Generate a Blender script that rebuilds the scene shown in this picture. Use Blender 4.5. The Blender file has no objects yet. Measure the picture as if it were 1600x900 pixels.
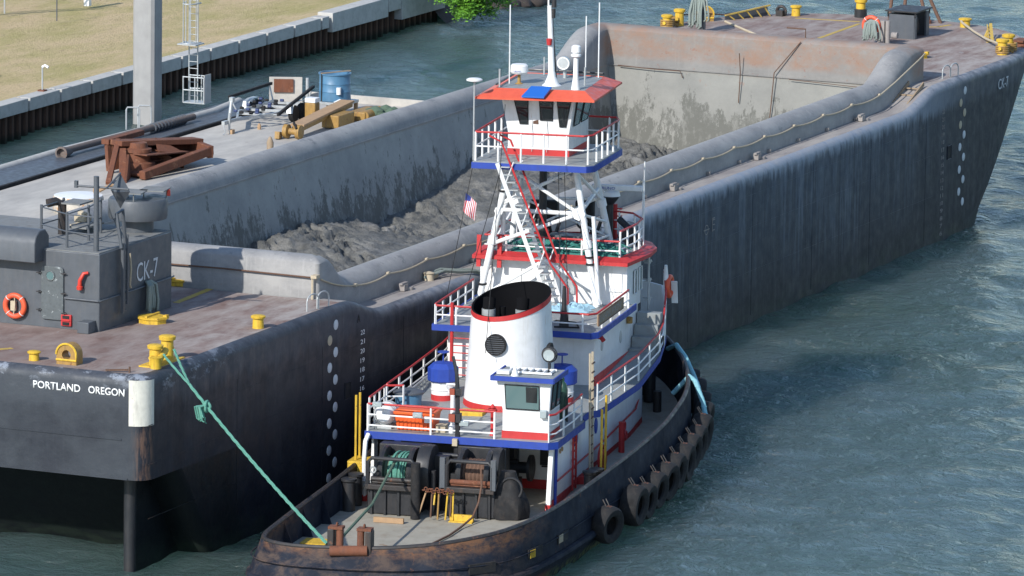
import bpy, bmesh, math, random
from mathutils import Vector, Matrix, noise
R = math.radians
random.seed(7)
S = bpy.context.scene
COL = S.collection

# ------------------------------------------------------------------ camera
def make_camera():
    yaw, pitch, roll = 0.414617, 0.176870, -0.0143006
    f = Vector((math.cos(yaw)*math.cos(pitch), math.sin(yaw)*math.cos(pitch), -math.sin(pitch)))
    r = Vector((math.sin(yaw), -math.cos(yaw), 0)); d = f.cross(r)
    r2 = r*math.cos(roll)+d*math.sin(roll); d2 = -r*math.sin(roll)+d*math.cos(roll)
    cam = bpy.data.cameras.new('camera'); o = bpy.data.objects.new('camera', cam); COL.objects.link(o)
    u = -d2; b = -f
    o.matrix_world = Matrix(((r2.x, u.x, b.x, -186.069), (r2.y, u.y, b.y, -87.124), (r2.z, u.z, b.z, 43.360), (0, 0, 0, 1)))
    cam.sensor_width = 36; cam.lens = 10195.2/1600*36
    cam.clip_start = 1; cam.clip_end = 4000
    S.camera = o
make_camera()
# ------------------------------------------------------------------ sky and sun
SUN_EL, SUN_TRAVEL = R(33), R(-11)          # light travels towards +X, slightly -Y
W = bpy.data.worlds.new('World'); S.world = W; W.use_nodes = True
nt = W.node_tree; bg = nt.nodes['Background']
sky = nt.nodes.new('ShaderNodeTexSky'); sky.sky_type = 'NISHITA'; sky.sun_disc = False
sky.sun_elevation = SUN_EL
sd = Vector((-math.cos(SUN_TRAVEL), -math.sin(SUN_TRAVEL), 0))   # towards the sun
sky.sun_rotation = math.atan2(sd.x, sd.y)
sky.air_density = 1.0; sky.dust_density = .35; sky.ozone_density = 2.6
nt.links.new(sky.outputs[0], bg.inputs[0]); bg.inputs[1].default_value = 0.15
sun = bpy.data.lights.new('sun', 'SUN'); sun.energy = 3.8; sun.angle = R(0.6); sun.color = (1, .965, .91)
so = bpy.data.objects.new('sun', sun); COL.objects.link(so)
dirv = Vector((math.cos(SUN_EL)*math.cos(SUN_TRAVEL), math.cos(SUN_EL)*math.sin(SUN_TRAVEL), -math.sin(SUN_EL)))
so.rotation_euler = dirv.to_track_quat('-Z', 'Y').to_euler(); so.location = (-100, 40, 90)
S.view_settings.view_transform = 'Standard'; S.view_settings.look = 'None'
S.view_settings.exposure = 0.40; S.view_settings.gamma = 1

# ------------------------------------------------------------------ materials
class N:
    def __init__(s, name):
        s.m = bpy.data.materials.new(name); s.m.use_nodes = True; s.t = s.m.node_tree
        s.p = s.t.nodes['Principled BSDF']; s.co = None
    def node(s, t, **k):
        n = s.t.nodes.new(t)
        for a, v in k.items(): setattr(n, a, v)
        return n
    def L(s, a, b): s.t.links.new(a, b)
    def coord(s):
        if not s.co: s.co = s.node('ShaderNodeTexCoord').outputs['Object']
        return s.co
    def noise(s, sc, detail=4, rough=.6, dist=0):
        mp = s.node('ShaderNodeMapping'); s.L(s.coord(), mp.inputs[0])
        mp.inputs['Scale'].default_value = sc if isinstance(sc, tuple) else (sc,)*3
        n = s.node('ShaderNodeTexNoise'); n.inputs['Scale'].default_value = 1
        n.inputs['Detail'].default_value = detail; n.inputs['Roughness'].default_value = rough
        n.inputs['Distortion'].default_value = dist
        s.L(mp.outputs[0], n.inputs['Vector']); return n.outputs['Fac']
    def ramp(s, fac, a, b, v0=0., v1=1.):
        r = s.node('ShaderNodeMapRange'); s.L(fac, r.inputs[0])
        r.inputs[1].default_value = a; r.inputs[2].default_value = b
        r.inputs[3].default_value = v0; r.inputs[4].default_value = v1; return r.outputs[0]
    def axis(s, ax, a, b, v0=0., v1=1.):
        q = s.node('ShaderNodeSeparateXYZ'); s.L(s.coord(), q.inputs[0]); return s.ramp(q.outputs[ax], a, b, v0, v1)
    def nrm(s, ax, a, b, v0=0., v1=1.):
        g = s.node('ShaderNodeNewGeometry'); q = s.node('ShaderNodeSeparateXYZ'); s.L(g.outputs['Normal'], q.inputs[0])
        return s.ramp(q.outputs[ax], a, b, v0, v1)
    def math(s, op, a, b):
        n = s.node('ShaderNodeMath', operation=op)
        for i, v in enumerate((a, b)):
            if isinstance(v, (int, float)): n.inputs[i].default_value = v
            else: s.L(v, n.inputs[i])
        return n.outputs[0]
    def mul(s, a, b): return s.math('MULTIPLY', a, b)
    def add(s, a, b): return s.math('ADD', a, b)
    def mix(s, fac, c1, c2):
        n = s.node('ShaderNodeMix', data_type='RGBA')
        if isinstance(fac, (int, float)): n.inputs[0].default_value = fac
        else: s.L(fac, n.inputs[0])
        for i, c in ((6, c1), (7, c2)):
            if isinstance(c, tuple): n.inputs[i].default_value = (*c[:3], 1)
            else: s.L(c, n.inputs[i])
        return n.outputs[2]
    def bump(s, h, strength=.3, dist=.02):
        b = s.node('ShaderNodeBump'); b.inputs['Strength'].default_value = strength; b.inputs['Distance'].default_value = dist
        s.L(h, b.inputs['Height']); s.L(b.outputs[0], s.p.inputs['Normal'])
    def done(s, col=None, rough=.6, metal=0, spec=.5):
        if col is not None:
            if isinstance(col, tuple): s.p.inputs['Base Color'].default_value = (*col[:3], 1)
            else: s.L(col, s.p.inputs['Base Color'])
        if isinstance(rough, (int, float)): s.p.inputs['Roughness'].default_value = rough
        else: s.L(rough, s.p.inputs['Roughness'])
        s.p.inputs['Metallic'].default_value = metal
        s.p.inputs['Specular IOR Level'].default_value = spec
        return s.m

def weathered(name, base, grime=(.12, .09, .07), amt=.5, rust=None, rust_amt=.0, scale=1., streak=True, rough=.55, metal=0, spec=.5, bump=.15):
    n = N(name)
    c = n.mix(n.ramp(n.noise(3*scale, 5), .35, .75), base, tuple(x*.82 for x in base))
    f = n.ramp(n.noise((7*scale, 7*scale, 1.1*scale) if streak else 5*scale, 5, .65), .5, .75)
    c = n.mix(n.mul(f, amt), c, grime)
    if rust:
        g = n.ramp(n.noise(2.3*scale, 7, .7, .3), .66-rust_amt, .70-rust_amt*.9)
        c = n.mix(n.mul(g, .85), c, rust)
    n.bump(n.noise(18*scale, 4), bump, .01)
    return n.done(c, n.ramp(n.noise(4*scale, 3), .3, .7, rough-.1, rough+.15), metal, spec)
RUST = (.19, .07, .03)
M = {}
def tex_white():
    n = N('white_paint')
    c = n.mix(n.ramp(n.noise(1.1, 5, .65), .38, .68), (.80, .80, .79), (.68, .68, .66))
    c = n.mix(n.mul(n.ramp(n.noise((9, 9, .7), 5, .7), .56, .70), .30), c, (.50, .44, .36))
    c = n.mix(n.mul(n.ramp(n.noise((14, 14, .6), 4, .75), .645, .70), .55), c, (.42, .24, .12))
    c = n.mix(n.mul(n.ramp(n.noise(5, 6, .75), .685, .72), .7), c, (.30, .13, .06))
    n.bump(n.add(n.noise(1.6, 3), n.mul(n.noise(14, 4), .2)), .18, .02); return n.done(c, .45, 0, .4)
M['white'] = tex_white()
M['blue'] = weathered('blue_paint', (.018, .055, .33), (.03, .05, .16), .4)
M['redp'] = weathered('red_paint', (.50, .030, .030), (.25, .03, .03), .4)
M['orange_roof'] = weathered('red_orange_roof_paint', (.70, .11, .055), (.48, .06, .04), .35, rough=.45)
M['grey_deck'] = weathered('grey_deck_paint', (.27, .29, .29), (.20, .16, .12), .5, RUST, -.03, .8, False)
M['tug_deck'] = weathered('worn_green_grey_deck', (.36, .335, .275), (.22, .17, .12), .6, (.22, .13, .07), .02, .5, False, .7)
M['black'] = weathered('black_steel', (.022, .023, .026), (.05, .04, .035), .5, RUST, -.04, .9, True, .45)
M['black_rust'] = weathered('black_steel_rusty', (.03, .027, .026), (.10, .06, .04), .6, (.15, .07, .04), .05, .9, True, .55)
M['rubber'] = weathered('rubber', (.014, .014, .015), (.045, .036, .030), .7, rough=.85, streak=False, bump=.4)
M['yellow'] = weathered('yellow_paint', (.66, .42, .035), (.26, .14, .03), .75, (.16, .08, .04), .045, 1.8, True, .6, bump=.3)
M['yellow_line'] = weathered('yellow_deck_line', (.52, .36, .07), (.3, .18, .12), .8, (.25, .15, .12), .06, 1.2, False, .8)
M['rust'] = weathered('rusty_steel', (.17, .062, .032), (.07, .035, .025), .8, (.24, .11, .06), .08, 1.2, True, .85)
M['housegrey'] = weathered('dark_grey_paint', (.085, .095, .108), (.12, .12, .12), .4, (.25, .26, .26), -.09, 1, True, .5)
M['roofgrey'] = weathered('grey_roof', (.20, .205, .20), (.12, .10, .08), .5, (.16, .09, .05), 0, .8, False, .8)
M['doorgrey'] = weathered('scraped_door_paint', (.10, .115, .12), (.05, .055, .06), .5, (.32, .35, .35), .07, 2.2, False, .5)
M['orange'] = weathered('orange_plastic', (.80, .12, .02), (.5, .10, .04), .3, rough=.45)
M['galv'] = weathered('galvanised_steel', (.48, .50, .50), (.30, .29, .27), .5, rough=.4, metal=.3)
M['tanblue'] = weathered('blue_tank_paint', (.075, .19, .31), (.05, .12, .2), .5, rough=.45)
M['machine'] = weathered('machine_yellow', (.36, .21, .055), (.10, .07, .05), .8, RUST, .06, 2)
M['redlamp'] = weathered('rusty_red_lamp', (.30, .06, .03), (.1, .04, .03), .6)
M['tan'] = weathered('tan_belt', (.42, .27, .15), (.30, .2, .12), .6, rough=.8)
M['greenrope'] = weathered('green_rope', (.09, .29, .22), (.28, .38, .33), .8, rough=.9, scale=8, streak=False, bump=.6)
M['greyrope'] = weathered('grey_rope', (.26, .30, .27), (.13, .17, .15), .8, rough=.95, scale=8, streak=False, bump=.6)
M['darkgreenrope'] = weathered('dark_green_rope', (.10, .15, .10), (.05, .1, .08), .8, rough=.95, scale=8, streak=False)
M['tealrope'] = weathered('teal_net', (.04, .20, .17), (.01, .05, .05), .9, rough=.9, scale=6, streak=False, bump=.6)
M['bluerope'] = weathered('pale_blue_rope', (.25, .52, .58), (.15, .35, .42), .7, rough=.9, scale=5, streak=False, bump=.6)
M['wire'] = weathered('rust_brown_wire', (.13, .07, .045), (.06, .04, .03), .7, rough=.8, scale=4)
M['paleline'] = weathered('pale_line', (.50, .42, .30), (.35, .3, .2), .6, rough=.9, scale=6)
M['bluetarp'] = weathered('pale_blue_tarp', (.30, .50, .60), (.52, .66, .70), .6, rough=.5, scale=3, streak=False)
M['concrete'] = weathered('quay_concrete', (.48, .465, .43), (.28, .27, .24), .6, rough=.85, scale=.7, streak=False, bump=.3)
M['column'] = weathered('column_concrete', (.33, .325, .315), (.26, .255, .25), .5, rough=.8, scale=.5, bump=.1)
M['lettering'] = N('white_lettering').done((.78, .78, .76), .6)
M['fadedletter'] = weathered('faded_lettering', (.62, .64, .66), (.25, .28, .32), .8, scale=3, rough=.7)
M['redplastic'] = weathered('red_plastic', (.62, .05, .03), (.3, .03, .02), .4, rough=.4)
M['wood'] = weathered('weathered_wood', (.32, .24, .16), (.15, .1, .07), .6, rough=.9)
M['redwhite'] = M['redp']
def glass(name, c):
    n = N(name); return n.done(c, .06, 0, .9)
M['glass'] = glass('dark_window_glass', (.012, .017, .02)); M['tealglass'] = glass('teal_tinted_glass', (.10, .17, .17))
M['lampglass'] = glass('lamp_glass', (.35, .40, .40))
def tex_hull():
    n = N('black_barge_hull_paint')
    base = n.mix(n.ramp(n.noise(.6, 6, .7), .38, .68), (.010, .012, .019), (.024, .027, .036))
    # salt and dust runs down the side, strongest amidships
    st = n.ramp(n.noise((1.5, 1.5, .10), 7, .80), .48, .57)
    st2 = n.ramp(n.noise((6, 6, .22), 5, .7), .50, .66)
    cl = n.ramp(n.noise((.30, .30, .22), 4, .65), .40, .58, .25, 1)
    lowf = n.axis('Z', .8, 4.9, .05, 1)
    zone = n.mul(n.mul(n.mul(n.axis('X', 3, 12, .06, 1), n.axis('X', 47, 54, 1, .10)), lowf), cl)
    s = n.mul(n.add(n.mul(st, .75), n.mul(st2, .35)), zone)
    c = n.mix(n.math('MINIMUM', s, .8), base, (.19, .22, .265))
    c = n.mix(n.mul(n.mul(n.mul(n.axis('X', 5, 16, 0, 1), n.axis('X', 46, 56, 1, .25)), lowf), .42), c, (.060, .088, .135))  # bluish wash amidships: sky reflection put into the colour
    # dusty fringe hanging from the gunwale
    fr = n.ramp(n.add(n.noise((3.0, 3.0, .5), 5, .7), n.axis('Z', 4.7, 5.5, -.30, .22)), .42, .66)
    fr = n.mul(fr, n.mul(n.axis('X', 4, 10, .10, 1), n.axis('X', 50, 57, 1, .15)))
    c = n.mix(n.mul(fr, .8), c, (.26, .30, .36))
    up = n.nrm('Z', .15, .8)
    dust = n.mul(n.ramp(n.noise(1.6, 6, .7), .36, .60, .15, 1), n.add(n.axis('X', 0, 6, .12, .9), 0))
    c = n.mix(n.mul(up, dust), c, (.30, .305, .32))
    scf = n.mul(n.mul(n.ramp(n.noise((1.2, 1.2, 2.2), 7, .8), .53, .60), n.axis('Z', 5.5, 5.95)), n.axis('X', -8.5, -11.5)); c = n.mix(n.mul(scf, .75), c, (.30, .33, .38))
    sc = n.ramp(n.noise((.2, .2, 16), 4, .7), .66, .73); c = n.mix(n.mul(sc, .22), c, (.16, .18, .21))
    vs = n.mul(n.ramp(n.noise((4, 4, .3), 5, .8), .66, .70), .18); c = n.mix(vs, c, (.22, .24, .27))
    rs = n.ramp(n.noise((.9, .9, 1.4), 7, .75), .71, .76); c = n.mix(n.mul(rs, .5), c, (.16, .075, .045))
    us = n.mul(n.axis('Z', 3.06, 3.0), n.axis('X', -8, -9.5)); c = n.mix(us, c, (.006, .008, .010))  # shade under the raked stern, painted near black into the hull colour
    cr = n.mul(n.mul(n.axis('X', -14.55, -14.8), n.axis('Z', 4.8, 4.5)), n.mul(n.axis('Y', .55, .30), n.ramp(n.noise((3, 9, 1.0), 6, .75), .44, .60))); c = n.mix(n.mul(cr, .55), c, (.20, .115, .075))
    tr = n.mul(n.axis('X', -15.1, -15.18), n.ramp(n.noise((1, .5, .7), 5, .7), .35, .65, .25, .85)); c = n.mix(tr, c, (.050, .058, .068))
    wl = n.mul(n.axis('Z', .9, .2), n.ramp(n.noise((1, 1, 3), 4), .35, .6)); c = n.mix(n.mul(wl, .5), c, (.03, .045, .03))
    n.bump(n.add(n.add(n.noise(.8, 4), n.mul(n.noise((1.5, 1.5, .12), 2), 1.2)), n.mul(n.noise(8, 4), .3)), .35, .06)
    return n.done(c, n.ramp(n.noise(2, 4), .3, .7, .42, .65), 0, .3)
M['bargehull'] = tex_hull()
def tex_deck():
    n = N('dusty_red_oxide_deck')
    c = n.mix(n.ramp(n.noise(.9, 6, .65), .35, .65), (.165, .105, .088), (.25, .18, .155))
    d = n.add(n.axis('X', -12, 0, 0, .45), n.mul(n.axis('Y', 4.5, 0.6, 0, .5), 1.))
    d2 = n.ramp(n.noise((.55, 1.6, 1), 6, .7), .36, .66)
    c = n.mix(n.math('MINIMUM', n.mul(d2, n.add(d, .32)), .85), c, (.37, .335, .305))
    p = n.ramp(n.noise((.8, 1.3, 1), 5, .6, .5), .66, .69)
    c = n.mix(n.mul(p, .45), c, (.36, .38, .38))
    k = n.ramp(n.noise((1.5, .5, 1), 6, .75), .62, .70)
    c = n.mix(n.mul(k, .5), c, (.12, .05, .04))
    n.bump(n.noise(6, 5), .25, .02); return n.done(c, .85, 0, .25)
M['deck'] = tex_deck()
def tex_sidedeck():
    n = N('dusty_side_deck')
    c = n.mix(n.ramp(n.noise((.5, 1.5, 1), 6, .7), .35, .65), (.36, .33, .30), (.25, .225, .215))
    c = n.mix(n.mul(n.ramp(n.noise((.35, .9, 1), 6, .75), .58, .68), .6), c, (.13, .12, .12))
    n.bump(n.noise(7, 5), .3, .02); return n.done(c, .9, 0, .2)
M['sidedeck'] = tex_sidedeck()
def tex_coaming():
    n = N('grey_worn_coaming')
    c = n.mix(n.ramp(n.noise((.6, .6, .9), 6, .7), .35, .68), (.33, .322, .31), (.21, .208, .208))
    st = n.ramp(n.noise((6, 6, .5), 5, .7), .56, .72); c = n.mix(n.mul(st, .45), c, (.42, .41, .39))
    ch = n.mul(n.ramp(n.noise((1.1, 1.1, 1.4), 7, .75), .60, .64), n.nrm('Z', -.2, .6)); c = n.mix(n.mul(ch, .6), c, (.14, .145, .15))
    r = n.ramp(n.noise((2.2, 2.2, 3.5), 6, .7), .695, .73); c = n.mix(n.mul(r, .7), c, (.36, .17, .09))
    # rusty flaking band round the far end of the hopper
    q = n.mul(n.axis('X', 52.9, 53.7), n.axis('Z', 6.25, 6.5)); rr = n.ramp(n.noise((1.2, 1.2, 1.6), 7, .75), .34, .62)
    c = n.mix(n.mul(n.axis('X', 52.9, 53.7), .45), c, (.17, .155, .13)); c = n.mix(n.mul(n.mul(q, rr), .85), c, (.27, .165, .115)); hd = n.mul(n.axis('X', 52.9, 53.7), n.ramp(n.noise(4, 5, .7), .62, .67)); c = n.mix(n.mul(hd, .55), c, (.25, .11, .07))
    n.bump(n.noise(5, 5), .3, .03); return n.done(c, .7, 0, .35)
M['coaming'] = tex_coaming()
def tex_hopper():
    n = N('hopper_lining_mud_and_dimmed_end')
    c = n.mix(n.ramp(n.noise(.5, 6, .7), .35, .65), (.37, .365, .335), (.27, .27, .255))
    c = n.mix(n.mul(n.axis('X', 51.5, 53), .45), c, (.15, .145, .12))  # far wall dimmed in its colour to offset the strong sun on it
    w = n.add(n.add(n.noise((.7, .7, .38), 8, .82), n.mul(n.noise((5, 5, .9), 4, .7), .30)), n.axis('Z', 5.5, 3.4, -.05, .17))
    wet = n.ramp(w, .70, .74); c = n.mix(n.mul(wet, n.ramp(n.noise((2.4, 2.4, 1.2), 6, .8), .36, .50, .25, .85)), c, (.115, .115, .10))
    up = n.mul(n.axis('Z', 5.9, 6.05), n.ramp(n.noise(1.2, 7, .75), .40, .58))
    c = n.mix(n.mul(up, .75), c, (.36, .235, .17))
    sp = n.mul(n.ramp(n.noise(3.2, 4, .6), .66, .69), n.axis('Z', 5.0, 6.0)); c = n.mix(n.mul(sp, .5), c, (.27, .12, .08))
    n.bump(n.noise(4, 6), .4, .04); return n.done(c, .8, 0, .3)
M['hopper'] = tex_hopper()
def tex_mud():
    n = N('grey_dredged_mud')
    c = n.mix(n.ramp(n.noise(1.6, 7, .7), .35, .66), (.205, .20, .182), (.09, .092, .088))
    c = n.mix(n.mul(n.ramp(n.noise((.5, .28, 1), 5, .65), .54, .64), .55), c, (.31, .30, .28)); c = n.mix(n.mul(n.ramp(n.noise(1.1, 7, .8), .57, .63), .6), c, (.075, .078, .075))
    n.bump(n.add(n.noise(3, 7, .75), n.mul(n.noise(12, 5), .3)), .8, .12); return n.done(c, n.ramp(n.noise(2, 3), .3, .7, .55, .9), 0, .3)
M['mud'] = tex_mud()
def tex_water():
    n = N('green_harbour_water')
    c = n.mix(n.ramp(n.noise(.03, 4), .40, .60), (.058, .100, .082), (.072, .118, .118))
    pt = n.ramp(n.noise((.022, .035, 1), 5, .65), .35, .65, .40, 1.25)
    h2 = n.noise((1.9, 1.4, 1), 4, .62, .4); h4 = n.noise((6, 4.4, 1), 3, .6)
    h = n.add(n.mul(h2, .50), n.mul(h4, .10))
    b = n.node('ShaderNodeBump'); b.inputs['Strength'].default_value = 1; b.inputs['Distance'].default_value = 1
    n.L(n.mul(h, pt), b.inputs['Height']); n.L(b.outputs[0], n.p.inputs['Normal'])
    n.p.inputs['IOR'].default_value = 1.33
    n.p.inputs['Subsurface Weight'].default_value = 1; n.p.inputs['Subsurface Radius'].default_value = (1.0, 1.6, 1.3); n.p.inputs['Subsurface Scale'].default_value = 5.0; n.p.subsurface_method = 'BURLEY'
    return n.done(c, .2, 0, .5)
M['water'] = tex_water()
def tex_grass():
    n = N('dry_grass')
    c = n.mix(n.ramp(n.noise((.16, .4, 1), 6, .7), .40, .62), (.54, .41, .24), (.40, .34, .15))
    c = n.mix(n.mul(n.ramp(n.noise((.6, 1.8, 1), 6, .75), .58, .70), .55), c, (.22, .165, .085))
    c = n.mix(n.mul(n.ramp(n.noise((4, 9, 1), 4, .7), .52, .72), .5), c, (.19, .16, .07)); c = n.mix(n.mul(n.ramp(n.noise((.9, 3.2, 1), 5, .75), .56, .66), .45), c, (.60, .48, .30))
    n.bump(n.noise(6, 6, .7), .8, .12); return n.done(c, .95, 0, .1)
M['grass'] = tex_grass()
def tex_pile():
    n = N('rusty_sheet_pile')
    c = n.mix(n.ramp(n.noise((3, 3, .5), 6, .7), .4, .66), (.045, .032, .026), (.11, .06, .04))
    c = n.mix(n.axis('Z', .35, .05), c, (.022, .026, .018)); n.bump(n.noise(9, 4), .4, .03); return n.done(c, .85, 0, .2)
M['pile'] = tex_pile()
def tex_bargedeck():
    n = N('pale_flat_barge_deck')
    c = n.mix(n.ramp(n.noise((.3, .9, 1), 6, .7), .35, .66), (.50, .47, .42), (.36, .34, .31))
    c = n.mix(n.mul(n.ramp(n.noise((.5, 1.6, 1), 6, .75), .60, .70), .5), c, (.24, .21, .18))
    n.bump(n.noise(5, 5), .2, .02); return n.done(c, .9, 0, .2)
M['bargedeck'] = tex_bargedeck()
def tex_tughull():
    n = N('black_tug_hull_scraped')
    c = n.mix(n.ramp(n.noise(1.1, 5), .35, .7), (.012, .015, .024), (.028, .033, .046))
    sc = n.ramp(n.noise((1.6, 1.6, 4), 7, .75), .57, .70); c = n.mix(n.mul(sc, .16), c, (.10, .11, .13))
    st = n.mul(n.ramp(n.noise((1.3, 1.3, 2.0), 6, .72, .4), .44, .62), n.axis('X', 3.5, -1.0)); c = n.mix(n.mul(st, .75), c, (.105, .075, .060)); rim = n.mul(n.mul(n.axis('Z', 1.45, 1.72), n.axis('X', 4, 1)), n.ramp(n.noise((2, 2, 5), 6, .75), .42, .60)); c = n.mix(n.mul(rim, .8), c, (.19, .095, .05))
    r2 = n.ramp(n.noise((3, 3, 1.6), 6, .7), .64, .70); c = n.mix(n.mul(r2, .6), c, (.20, .085, .04))
    lo = n.mul(n.axis('Z', .42, .22), n.axis('X', 4, 1, 0, 1)); c = n.mix(n.mul(lo, .9), c, (.40, .14, .07))
    al = n.mul(n.axis('Z', .35, .1), n.ramp(n.noise((4, 4, 3), 4), .4, .6)); c = n.mix(n.mul(n.mul(al, n.axis('X', 1, 4)), .8), c, (.12, .14, .06))
    n.bump(n.noise(3, 5), .35, .03); return n.done(c, n.ramp(n.noise(3, 3), .3, .7, .6, .8), 0, .08)
M['tughull'] = tex_tughull()
def tex_leaf():
    n = N('mangrove_leaf'); i = n.node('ShaderNodeObjectInfo')
    c = n.mix(n.ramp(n.noise(1.3, 3), .35, .65), (.16, .36, .03), (.06, .17, .015)); return n.done(c, .5, 0, .4)
M['leaf'] = tex_leaf()
M['bark'] = weathered('bark', (.10, .07, .05), (.05, .04, .03), .6, rough=.95)
M['rock'] = weathered('dark_wet_rock', (.045, .035, .03), (.09, .07, .06), .6, rough=.8, streak=False, bump=.8)
def tex_flag():
    n = N('flag_cloth')
    q = n.node('ShaderNodeSeparateXYZ'); n.L(n.coord(), q.inputs[0])
    w = n.math('MODULO', n.mul(n.add(q.outputs['X'], 5.0), 1/.0615), 1.0)
    stripe = n.math('GREATER_THAN', w, .5)
    c = n.mix(stripe, (.62, .03, .05), (.72, .72, .72))
    ca = n.mul(n.math('LESS_THAN', q.outputs['X'], .19), n.math('GREATER_THAN', q.outputs['Z'], -.26)); c = n.mix(ca, c, (.02, .04, .20))
    return n.done(c, .8)
M['flag'] = tex_flag()

# ------------------------------------------------------------------ mesh building
class B:
    def __init__(s, org=(0, 0, 0)): s.b = bmesh.new(); s.o = Vector(org)
    def face(s, pts):
        try: return s.b.faces.new([s.b.verts.new(Vector(p)-s.o) for p in pts])
        except ValueError: return None
    def grid(s, rings, close_u=False, close_v=False, cap=False):
        V = [[s.b.verts.new(Vector(p)-s.o) for p in r] for r in rings]
        m = len(V); k = len(V[0])
        for i in range(m if close_v else m-1):
            for j in range(k if close_u else k-1):
                a, b, c, d = V[i][j], V[i][(j+1) % k], V[(i+1) % m][(j+1) % k], V[(i+1) % m][j]
                try: s.b.faces.new((a, b, c, d))
                except ValueError: pass
        if cap:
            for r in (V[0][::-1], V[-1]):
                try: s.b.faces.new(r)
                except ValueError: pass
        return s
    def box(s, c, d, rz=0, ry=0, rx=0):
        m = Matrix.Translation(Vector(c)-s.o) @ Matrix.Rotation(rz, 4, 'Z') @ Matrix.Rotation(ry, 4, 'Y') @ Matrix.Rotation(rx, 4, 'X') @ Matrix.Diagonal((*d, 1))
        bmesh.ops.create_cube(s.b, size=1, matrix=m); return s
    def beam(s, p, q, w, h):
        p = Vector(p); q = Vector(q); d = q-p; rot = d.to_track_quat('X', 'Z').to_matrix().to_4x4()
        bmesh.ops.create_cube(s.b, size=1, matrix=Matrix.Translation((p+q)/2-s.o) @ rot @ Matrix.Diagonal((d.length, w, h, 1))); return s
    def tube(s, pts, r, n=8, r2=None, cap=True, close=False):
        pts = [Vector(p) for p in pts]; rings = []; m = len(pts); a = None
        for i, p in enumerate(pts):
            if close: t = pts[(i+1) % m]-pts[i-1]
            else: t = pts[min(i+1, m-1)]-pts[max(i-1, 0)]
            if t.length < 1e-6: t = Vector((1, 0, 0))
            t.normalize()
            if a is None: a = t.orthogonal() if abs(t.z) > .95 else t.cross(Vector((0, 0, 1)))
            a = a-t*a.dot(t)
            if a.length < 1e-4: a = t.orthogonal()
            a.normalize(); b = a.cross(t).normalized()
            rr = r if r2 is None else r+(r2-r)*i/(m-1)
            rings.append([p+(a*math.cos(2*math.pi*k/n)+b*math.sin(2*math.pi*k/n))*rr for k in range(n)])
        return s.grid(rings, True, close, cap and not close)
    def cyl(s, p, q, r, r2=None, n=16): return s.tube([p, q], r, n, r if r2 is None else r2)
    def lathe(s, c, prof, n=24, sx=1, sy=1, cap=True, axis='Z'):
        c = Vector(c); rings = []
        for r, z in prof:
            ring = []
            for k in range(n):
                a = 2*math.pi*k/n; v = Vector((r*math.cos(a)*sx, r*math.sin(a)*sy, z))
                if axis == 'X': v = Vector((v.z, v.x, v.y))
                if axis == 'Y': v = Vector((v.y, v.z, v.x))
                ring.append(c+v)
            rings.append(ring)
        return s.grid(rings, True, False, cap)
    def prism(s, poly, z0, z1):
        zz0 = z0 if callable(z0) else (lambda p: z0); zz1 = z1 if callable(z1) else (lambda p: z1)
        return s.grid([[(p[0], p[1], zz0(p)) for p in poly], [(p[0], p[1], zz1(p)) for p in poly]], True, False, True)
    def extrude(s, poly3, vec):
        v = Vector(vec); return s.grid([[Vector(p) for p in poly3], [Vector(p)+v for p in poly3]], True, False, True)
    def torus(s, c, R0, r, axis='Z', n=28, m=12, flat=1.):
        c = Vector(c); pts = []
        rings = []
        for i in range(n):
            a = 2*math.pi*i/n; ring = []
            for k in range(m):
                t = 2*math.pi*k/m; rr = R0+r*math.cos(t); v = Vector((rr*math.cos(a), rr*math.sin(a), r*flat*math.sin(t)))
                if axis == 'X': v = Vector((v.z, v.x, v.y))
                if axis == 'Y': v = Vector((v.x, v.z, v.y))
                ring.append(c+v)
            rings.append(ring)
        return s.grid(rings, True, True)

def finish(o, smooth=True, bevel=0):
    if bevel:
        md = o.modifiers.new('bevel', 'BEVEL'); md.width = bevel; md.segments = 2; md.limit_method = 'ANGLE'; md.angle_limit = R(40)
    if smooth:
        me = o.data
        for p in me.polygons: p.use_smooth = True
        try: me.set_sharp_from_angle(angle=R(38))
        except Exception: pass
def props(o, label=None, cat=None, group=None, kind=None):
    for k, v in (('label', label), ('category', cat), ('group', group), ('kind', kind)):
        if v: o[k] = v
    return o
def mesh(name, b, mat, parent=None, smooth=True, bevel=0):
    me = bpy.data.meshes.new(name); bmesh.ops.recalc_face_normals(b.b, faces=b.b.faces); b.b.to_mesh(me); b.b.free()
    o = bpy.data.objects.new(name, me); COL.objects.link(o)
    me.materials.append(M[mat] if isinstance(mat, str) else mat)
    if parent: o.parent = parent
    finish(o, smooth, bevel); return o
def empty(name, loc=(0, 0, 0), rz=0, **k):
    o = bpy.data.objects.new(name, None); o.empty_display_size = .3; COL.objects.link(o); o.location = loc; o.rotation_euler = (0, 0, rz); return props(o, **k)
def structure(name, b, mat, smooth=True, kind='structure'):
    return props(mesh(name, b, mat, None, smooth), kind=kind)
TO = Vector((-13.6, -7.0, 0)); TH = R(9.5)
def W3(u, v, z): return (TO.x+u*math.cos(TH)-v*math.sin(TH), TO.y+u*math.sin(TH)+v*math.cos(TH), z)
def solo(name, b, mat, label, cat, group=None, tugf=False, bevel=0, kind=None):
    """top-level thing of one mesh; geometry given about origin b.o"""
    o = mesh(name, b, mat, None, True, bevel); org = b.o
    o.location = W3(*org) if tugf else org
    if tugf: o.rotation_euler = (0, 0, TH)
    return props(o, label, cat, group, kind)
def copy_tree(o, parent=None):
    c = o.copy(); COL.objects.link(c); c.parent = parent
    for ch in list(o.children): copy_tree(ch, c)
    return c
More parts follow.
